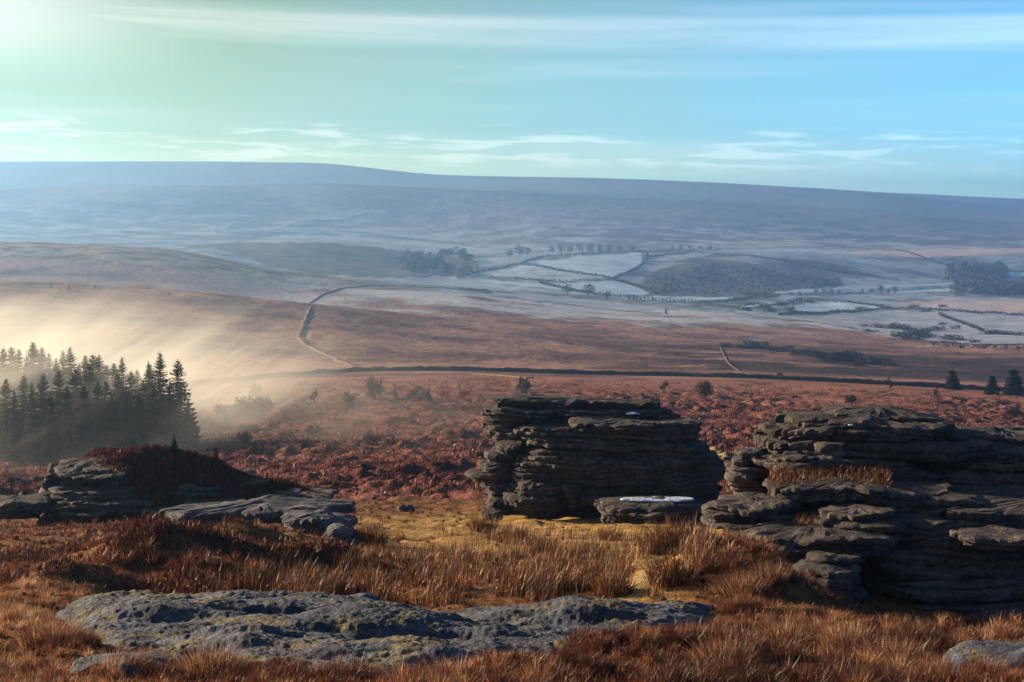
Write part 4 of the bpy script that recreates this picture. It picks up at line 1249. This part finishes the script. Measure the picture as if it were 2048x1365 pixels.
for px_, py_, s_ in [(1452, 690, 10), (1500, 693, 16), (1520, 694, 14), (1545, 697, 10), (1572, 700, 12), (1600, 704, 10), (1625, 708, 14), (1640, 710, 12), (1670, 716, 16), (1690, 718, 20), (1708, 720, 16), (1735, 723, 14), (1760, 724, 14), (1780, 727, 10), (1655, 720, 12), (1720, 728, 12), (1480, 691, 8), (1590, 706, 8)]:
    gorse(px_, py_ + 5, s_ * 1.5, 560, 1150, {1452: 'leftmost dark gorse bush of the broken line along the brown hill shoulder', 1690: 'biggest dark gorse bush in the middle of the line along the brown hill shoulder', 1780: 'last dark gorse bush at the right end of the line along the brown hill shoulder'}.get(px_, 'dark gorse bush in the broken line along the brown hill shoulder'), 'gorse along the hill shoulder')
for px_, py_, s_ in [(1728, 653, 8), (1755, 654, 12), (1782, 655, 12), (1800, 657, 16), (1815, 659, 12), (1735, 661, 8), (1752, 662, 6), (1825, 668, 16), (1845, 664, 14), (1865, 661, 12), (1880, 659, 10), (1800, 672, 16), (1820, 676, 18), (1845, 676, 16), (1860, 674, 12), (1890, 678, 12), (1910, 680, 16), (1885, 648, 8), (1910, 657, 10), (1700, 624, 8), (1722, 618, 10), (1850, 622, 10), (1828, 614, 10), (1885, 612, 8), (1950, 684, 10)]:
    gorse(px_, py_ + 3, s_ * 1.25, 800, 1800, {1728: 'leftmost dark scrub bush on the pale field on the right', 1820: 'biggest dark scrub bush at the near edge of the pale field on the right', 1950: 'rightmost lone scrub bush at the near edge of the pale field on the right', 1885: 'lone scrub bush above the middle of the pale field on the right'}.get(px_, 'dark scrub bush dotted over the pale field on the right'), 'scrub on the pale field')
for px_, py_, s_ in [(1975, 668, 14), (1995, 668, 16), (2015, 669, 16), (2040, 670, 14), (1985, 666, 12)]:
    gorse(px_, py_ + 3, s_, 900, 1800, 'dark bush in the short row at the right edge of the pale field', 'row of bushes at the right edge')
for px_, py_, s_ in [(1490, 622, 14), (1525, 616, 16), (1560, 612, 16), (1590, 610, 18), (1615, 606, 14), (1500, 612, 10), (1540, 624, 12), (1580, 622, 10)]:
    gorse(px_, py_, s_, 1200, 2200, 'dark scrub patch in the valley bottom between the bright fields', 'scrub in the valley bottom')


# tracks ---------------------------------------------------------------
def track(name, pts, d0, d1, wd, mat, lift=.05, step=.5):
    x, y, q = polyline(pts, d0, d1, step)
    tx, ty = np.gradient(x), np.gradient(y)
    ln = np.hypot(tx, ty) + 1e-9
    nx, ny = -ty / ln, tx / ln
    w_ = wd * (1 + .5 * fbm(q * .25, q * 0, s=5, o=3))
    rows = []
    for off in (-.5, -.25, 0, .25, .5):
        rows.append(np.stack([x + nx * off * w_, y + ny * off * w_, H(x + nx * off * w_, y + ny * off * w_) + lift * (1 if abs(off) < .4 else -1.5)], -1))
    V = np.array(rows)
    return tag(put(name, mk_mesh(name, V.reshape(-1, 3), grid_faces(5, len(q)), mat)), kind='structure')


track('footpath', [(1262, 1205), (1275, 1180), (1290, 1150), (1310, 1128), (1345, 1112)], 30, 70, .6, M['track'], .012, .25)
track('footpath', [(1375, 868), (1395, 885), (1430, 905), (1460, 925)], 100, 280, 1.8, M['track'], .3, 1)
track('footpath', [(1150, 795), (1210, 803), (1280, 815)], 250, 420, 3.0, M['track'], .35, 1)
track('footpath', [(945, 749), (1000, 752), (1060, 757)], 400, 480, 4.0, M['track'], .35, 1)


track('sheep_track', [(1440, 690), (1448, 712), (1462, 730), (1480, 742)], 480, 1000, 1.3, M['bank'], .25, 2)


# ------------------------------------------------------------------ grass
def zone_tall(px, py):
    z = np.zeros_like(px)
    z = np.maximum(z, sst(py, 1255, 1300) * sst(px, 860, 1000))                 # bottom centre and right
    z = np.maximum(z, sst(py, 1222, 1262) * sst(px, 1380, 1460) * (1 - sst(px, 1850, 1900) * sst(py, 1270, 1290)))
    z = np.maximum(z, (1 - sst(px, 130, 230)) * sst(py, 1130, 1180) * .85)
    z = np.maximum(z, sst(py, 1320, 1350) * .9)
    z = np.maximum(z, ell(px, py, 1480, 1170, 120, 70) * .9)
    z = np.maximum(z, ell(px, py, 340, 1140, 190, 50) * .6)
    return z


def lay(px, d):
    P = to_world(px, d)
    return P, HY - F * P[:, 2] / d


def on_path(px, py):
    return (np.abs(px - np.interp(py, [1110, 1150, 1205], [1330, 1290, 1262])) < 24) & (py < 1212) & (py > 1105)


def tufts(px, d, nb, size, tone, wmin, wmax, droop=.75, rad=.22, zoff=0.0):
    """grass tussocks: nb blades each, fanning out from a tight root and bent over by the wind"""
    P0 = to_world(px, d)
    m = len(px)
    k = np.repeat(np.arange(m), nb)
    n = len(k)
    a = rng.uniform(0, 6.283, n); r = rng.random(n) ** .7
    s = size[k]
    off = np.stack([np.cos(a), np.sin(a)], -1) * (r * s * rad)[:, None]
    x = P0[k, 0] + off[:, 0]; y = np.maximum(P0[k, 1] + off[:, 1], 18.1)
    P = np.stack([x, y, H(x, y) - .02 + zoff], -1)
    wind = np.stack([.16 + .35 * fbm(x * .6, y * .6, s=84, o=2), -.06 + .3 * fbm(x * .6, y * .6, s=85, o=2)], -1)
    lean = np.stack([np.cos(a), np.sin(a)], -1) * (r * droop)[:, None] + wind + rng.normal(0, .34, (n, 2))
    L = s * rng.uniform(.45, 1.1, n)
    return blades(P, L, rng.uniform(wmin, wmax, n), lean, tone[k] + rng.normal(0, .15, n))


def fringe(n, d0, d1, keep_fn, Lfn, tone_fn, wmin, wmax):
    px, d = screen_pts(n, d0, d1)
    P, py = lay(px, d)
    k = keep_fn(px, d, py, P)
    px, d, P, py = px[k], d[k], P[k], py[k]
    P[:, 2] -= .02
    m = len(px)
    return blades(P, Lfn(px, d, py, P), rng.uniform(wmin, wmax, m), rng.normal(0, .45, (m, 2)) + np.array([.2, -.1]), tone_fn(px, d, py, P))


def grass_obj(parts, mat, name):
    V = np.concatenate([p[0] for p in parts]); o = 0; Q = []; T = []; tn = []
    for p in parts:
        Q.append(p[1][0] + o); T.append(p[1][1] + o); tn.append(p[2]); o += len(p[0])
    return tag(put(name, mk_mesh(name, V, [np.concatenate(Q), np.concatenate(T)], mat, False, {'tone': np.concatenate(tn)})), kind='stuff')


# near ground
px, d = screen_pts(5200, 18.4, 36)
P, py = lay(px, d)
tall = zone_tall(px, py)
om = outcrop_mask(px, d)
cl = fbm(P[:, 0] * .9, P[:, 1] * .9, s=81, o=3)
keep = (om < .05) & ~on_path(px, py) & (rng.random(len(px)) < .12 + .42 * tall + .6 * cl)
px, d, P, py, tall, cl = px[keep], d[keep], P[keep], py[keep], tall[keep], cl[keep]
size = np.clip((.10 + .19 * tall) * (1 + .9 * cl) * rng.uniform(.7, 1.3, len(px)), .07, .60)
tone = .22 + .35 * fbm(P[:, 0] * .55, P[:, 1] * .7, s=83, o=3) + rng.normal(0, .12, len(px)) + .35 * (rng.random(len(px)) < .14) - .30 * sst(fbm(P[:, 0] * .45, P[:, 1] * .6, s=89, o=2), .05, .35) + .26 * (px < 240) + .10 * (py < 1260)
A = tufts(px, d, 130, size, tone, .0045, .009)
B = fringe(90000, 18.4, 36, lambda px, d, py, P: (outcrop_mask(px, d) < .16 + .2 * fbm(P[:, 0] * 2, P[:, 1] * 2, s=86)) & (rng.random(len(px)) < np.where(on_path(px, py), .35, .6)),
           lambda px, d, py, P: np.clip(rng.uniform(.04, .14, len(px)) * (1 + .8 * zone_tall(px, py)), .03, .3),
           lambda px, d, py, P: .32 + .32 * fbm(P[:, 0] * .8, P[:, 1] * .9, s=87, o=3) + rng.normal(0, .15, len(px)) + .2 * (px < 240), .006, .012)
grass_obj([A, B], M['grass'], 'moor_grass')
# terrace and grassy humps beyond the outcrop
px, d = screen_pts(5200, 36, 112)
P, py = lay(px, d)
tz = turf_zone(px, d); tall = zone_tall(px, py)
cl = fbm(P[:, 0] * .5, P[:, 1] * .5, s=91, o=3)
keep = ~on_path(px, py) & (rng.random(len(px)) < (.5 + .8 * cl + .25 * (px < 760)) * (1 - .85 * tz))
px, d, P, py, tz, tall, cl = px[keep], d[keep], P[keep], py[keep], tz[keep], tall[keep], cl[keep]
size = np.clip((.22 + .24 * tall) * (1 + .8 * cl) * rng.uniform(.7, 1.4, len(px)), .08, .6)
tone = .30 + .3 * cl - .14 * sst(d, 62, 85) + rng.normal(0, .12, len(px)) + .25 * tall * (px > 1300)
A = tufts(px, d, 40, size, tone, .012, .024)
B = fringe(90000, 36, 112, lambda px, d, py, P: rng.random(len(px)) < np.where(on_path(px, py), .4, 1 - .3 * turf_zone(px, d)),
           lambda px, d, py, P: rng.uniform(.05, .15, len(px)) * (1 - .4 * turf_zone(px, d)),
           lambda px, d, py, P: .30 + .42 * turf_zone(px, d) - .15 * sst(d, 62, 85) + .2 * fbm(P[:, 0] * .7, P[:, 1] * .7, s=92, o=3) + rng.normal(0, .14, len(px)), .012, .024)
grass_obj([A, B], M['grass'], 'moor_grass')

px, d = screen_pts(120000, 105, 430)
P, py = lay(px, d)
cl = fbm(P[:, 0] * .45, P[:, 1] * .3, s=95, o=3)
keep = rng.random(len(px)) < .45 + .8 * cl
px, d, P, cl = px[keep], d[keep], P[keep], cl[keep]
n = len(px)
V, Fc, tn = blades(P, np.clip(rng.uniform(.25, .55, n) * (1 + .8 * cl), .1, 1), rng.uniform(.05, .16, n) * (d / 180) ** .5, rng.normal(0, .5, (n, 2)), rng.random(n) ** 1.4 + .2 * cl)
tag(put('heather', mk_mesh('heather', V, Fc, M['heather'], False, {'tone': tn})), kind='stuff')

px, d = screen_pts(60000, 35, 70, -60, 760)
P, py = lay(px, d)
cl = fbm(P[:, 0] * .5, P[:, 1] * .5, s=93, o=3)
keep = rng.random(len(px)) < np.clip(.35 + 1.6 * cl, 0, 1)
px, d, P, cl = px[keep], d[keep], P[keep], cl[keep]
n = len(px)
V, Fc, tn = blades(P, rng.uniform(.10, .30, n) * (1 + cl), rng.uniform(.015, .035, n), rng.normal(0, .5, (n, 2)), rng.random(n) ** 1.5)
tag(put('heather', mk_mesh('heather', V, Fc, M['heather'], False, {'tone': tn})), kind='stuff')

# rushes: loose bands, and the clumps one can tell apart -----------------
px, d = screen_pts(120000, 33, 66, 420, 1480)
P, py = lay(px, d)
rz_ = np.maximum.reduce([ell(px, py, 960, 1135, 300, 34), ell(px, py, 900, 1190, 380, 22), ell(px, py, 1340, 1095, 90, 32), ell(px, py, 1010, 1075, 110, 16) * .8, ell(px, py, 1200, 1085, 110, 14) * .6, ell(px, py, 620, 1160, 170, 26) * .6])
cl = fbm(P[:, 0] * 1.3, P[:, 1] * 1.3, s=97, o=3)
keep = (rng.random(len(px)) < rz_ * np.clip(.16 + 1.7 * cl, 0, 1)) & (np.abs(px - np.interp(py, [1110, 1150, 1205], [1330, 1290, 1262])) > 26)
px, d, P, cl = px[keep], d[keep], P[keep], cl[keep]
n = len(px)
V, Fc, tn = blades(P, rng.uniform(.18, .52, n) * (1 + .7 * cl), rng.uniform(.009, .018, n), rng.normal(0, .20, (n, 2)) + np.array([.16, -.02]), rng.random(n) ** 2.2 * .95 + .1 * cl)
tag(put('rushes', mk_mesh('rushes', V, Fc, M['rush'], False, {'tone': tn})), kind='stuff')


def clump_mesh(name, seed, n, mat, rx, h, wmin, wmax, spread, tone_pow):
    a = rng.uniform(0, 6.283, n); r = rx * rng.random(n) ** .6
    P = np.stack([np.cos(a) * r, np.sin(a) * r, -.03 + 0 * a], -1)
    lean = np.stack([np.cos(a), np.sin(a)], -1) * (r / rx * spread)[:, None] + rng.normal(0, .30, (n, 2)) + np.array([.1, 0])
    V, Fc, tn = blades(P, rng.uniform(.35, 1.05, n) * h, rng.uniform(wmin, wmax, n), lean, rng.random(n) ** tone_pow)
    return mk_mesh(name, V, Fc, mat, False, {'tone': tn})


RC = [clump_mesh('rush_clump', i, 520, M['rush'], .5, .85, .010, .022, .45, 1.7) for i in range(2)]
for px_, py_, s_, lb in [(1350, 1098, 1.5, 'biggest dark rush clump standing on the turf left of the right tor'), (1345, 1168, 1.1, 'dark rush clump beside the footpath with a deep shadow at its foot'), (1310, 1105, 1.0, 'rush clump just left of the biggest dark clump'), (1385, 1092, 1.0, 'rush clump touching the right side of the biggest dark clump'),
                         (968, 1064, 1.1, 'dark rush clump on the turf below the left corner of the middle tor'), (1030, 1078, .9, 'low rush clump in the middle of the turf below the middle tor'), (1220, 1082, .8, 'small rush clump on the turf below the flat frosted boulder'), (740, 1092, 1.2, 'dark rush clump beside the pale blocky slab'), (1085, 1108, 1.0, 'reddish rush clump at the top of the wide rush bed'), (1228, 1190, .9, 'rush clump at the left edge of the footpath by the foreground outcrop')]:
    x, y, z = at(px_, py_, 33, 80)
    tag(put('rush_clump', RC[rng.integers(2)], None, (x, y, z), rng.uniform(0, 6.28), s_), lb, 'rush clump', 'rush clumps')
TC = [clump_mesh('grass_tussock', i, 1500, M['grass'], .42, .50, .004, .009, .85, 1.5) for i in range(2)]
for px_, py_, s_, lb in [(420, 1352, 1.0, 'dark red-brown tussock at the bottom left in front of the granite sheet'), (1700, 1300, 1.15, 'tall shaggy pale tussock right of centre at the bottom'), (1790, 1330, 1.1, 'shaggy drooping tussock beside the bottom right granite block'), (1560, 1290, 1.0, 'red-brown tussock at the foot of the right tor'), (1450, 1330, .95, 'ragged orange tussock at the bottom below the end of the granite sheet'), (95, 1290, .9, 'dark rounded tussock at the left edge beside the mossy end of the granite sheet'), (2020, 1292, .7, 'reddish tussock on top of the bottom right granite block'), (1480, 1190, 1.3, 'golden drooping tussock on the bank below the lit ledges of the right tor'), (1530, 1165, 1.2, 'golden tussock close under the lowest lit ledge of the right tor')]:
    x, y, z = at(px_, py_, 18.2, 44)
    tag(put('grass_tussock', TC[rng.integers(2)], None, (x, y, z + (.25 if px_ > 2000 else 0)), rng.uniform(0, 6.28), s_), lb, 'grass tussock', 'grass tussocks')

# heather and grass growing on ledges of the right tor
def ledge_tuft(root, x0, x1, y, df, b, n, h, mat):
    px = rng.uniform(x0, x1, n); d = df + b * rng.random(n)
    z = df * (HY - y) / F + (d - df) * .12 - .05
    P = np.stack([d * (px - CX) / F, d, z], -1) - np.array(root.location)
    V, Fc, tn = blades(P, rng.uniform(.5, 1.2, n) * h, rng.uniform(.012, .026, n), rng.normal(0, .45, (n, 2)) + np.array([.1, -.25]), rng.random(n) * .75)
    tag(put('ledge_grass', mk_mesh('ledge_grass', V, Fc, mat, False, {'tone': tn}), root), kind='stuff')


ledge_tuft(rt, 1540, 1780, 982, 49.2, 2.6, 4200, .34, M['rush'])
ledge_tuft(rt, 1590, 1626, 1066, 46.8, .8, 900, .45, M['grass'])
ledge_tuft(rt, 1620, 1660, 1128, 44.6, .8, 500, .3, M['grass'])

# ------------------------------------------------------------------ air
def vol_mat(name):
    m = bpy.data.materials.new(name)
    m.use_nodes = True
    t = NT(m.node_tree)
    t.n.clear()
    o = t.n.new('ShaderNodeOutputMaterial')
    v = t.n.new('ShaderNodeVolumePrincipled')
    t.l.new(v.outputs[0], o.inputs['Volume'])
    return m, t, v


def box(name, lo, hi, mat):
    V = np.array([[x, y, z] for z in (lo[2], hi[2]) for y in (lo[1], hi[1]) for x in (lo[0], hi[0])])
    return put(name, mk_mesh(name, V, np.array([[0, 2, 3, 1], [4, 5, 7, 6], [0, 1, 5, 4], [2, 6, 7, 3], [0, 4, 6, 2], [1, 3, 7, 5]]), mat, False))


m, t, v = vol_mat('valley haze')
v.inputs['Color'].default_value = (0.33, 0.62, 1.0, 1)
v.inputs['Density'].default_value = HAZE_D
v.inputs['Anisotropy'].default_value = 0.75
zt = float(ZW.max()) + 2
tag(box('haze', (-7000, -150, float(min(ZW.min(), GZ.min())) - 1), (7000, 9200, max(zt, 3)), m), kind='stuff')

# low mist rolling through and behind the plantation
m, t, v = vol_mat('morning mist')
v.inputs['Color'].default_value = (1, 0.95, 0.80, 1)
v.inputs['Anisotropy'].default_value = 0.15
p = t.pos()
x, y, z = t.sep(p)
rot = t.comb(t.m('ADD', t.m('MULTIPLY', x, .085), t.m('MULTIPLY', z, -.125)), t.m('MULTIPLY', y, .014), t.m('MULTIPLY', z, .045))
nz = t.noise(rot, 1.0, 5, 0.58, 0.5)
dx = t.m('SUBTRACT', x, t.m('MULTIPLY', y, -0.335))          # distance right of the line px = 20
den = t.m('MULTIPLY', t.mr(nz, 0.45, 0.64, 0.24, 1.0), t.mr(dx, 90, -15))
den = t.m('MULTIPLY', den, t.m('MULTIPLY', t.mr(y, 160, 235), t.mr(y, 600, 330)))
gl = t.m('MULTIPLY_ADD', y, -0.075, -14.0)                     # rough ground level along the valley
den = t.m('MULTIPLY', den, t.mr(t.m('SUBTRACT', z, -44.0), 30, 0))
t.put(v.inputs['Density'], t.m('MULTIPLY', den, MIST_D))
tag(box('mist', (-330, 160, -75), (10, 720, -8), m), kind='stuff')
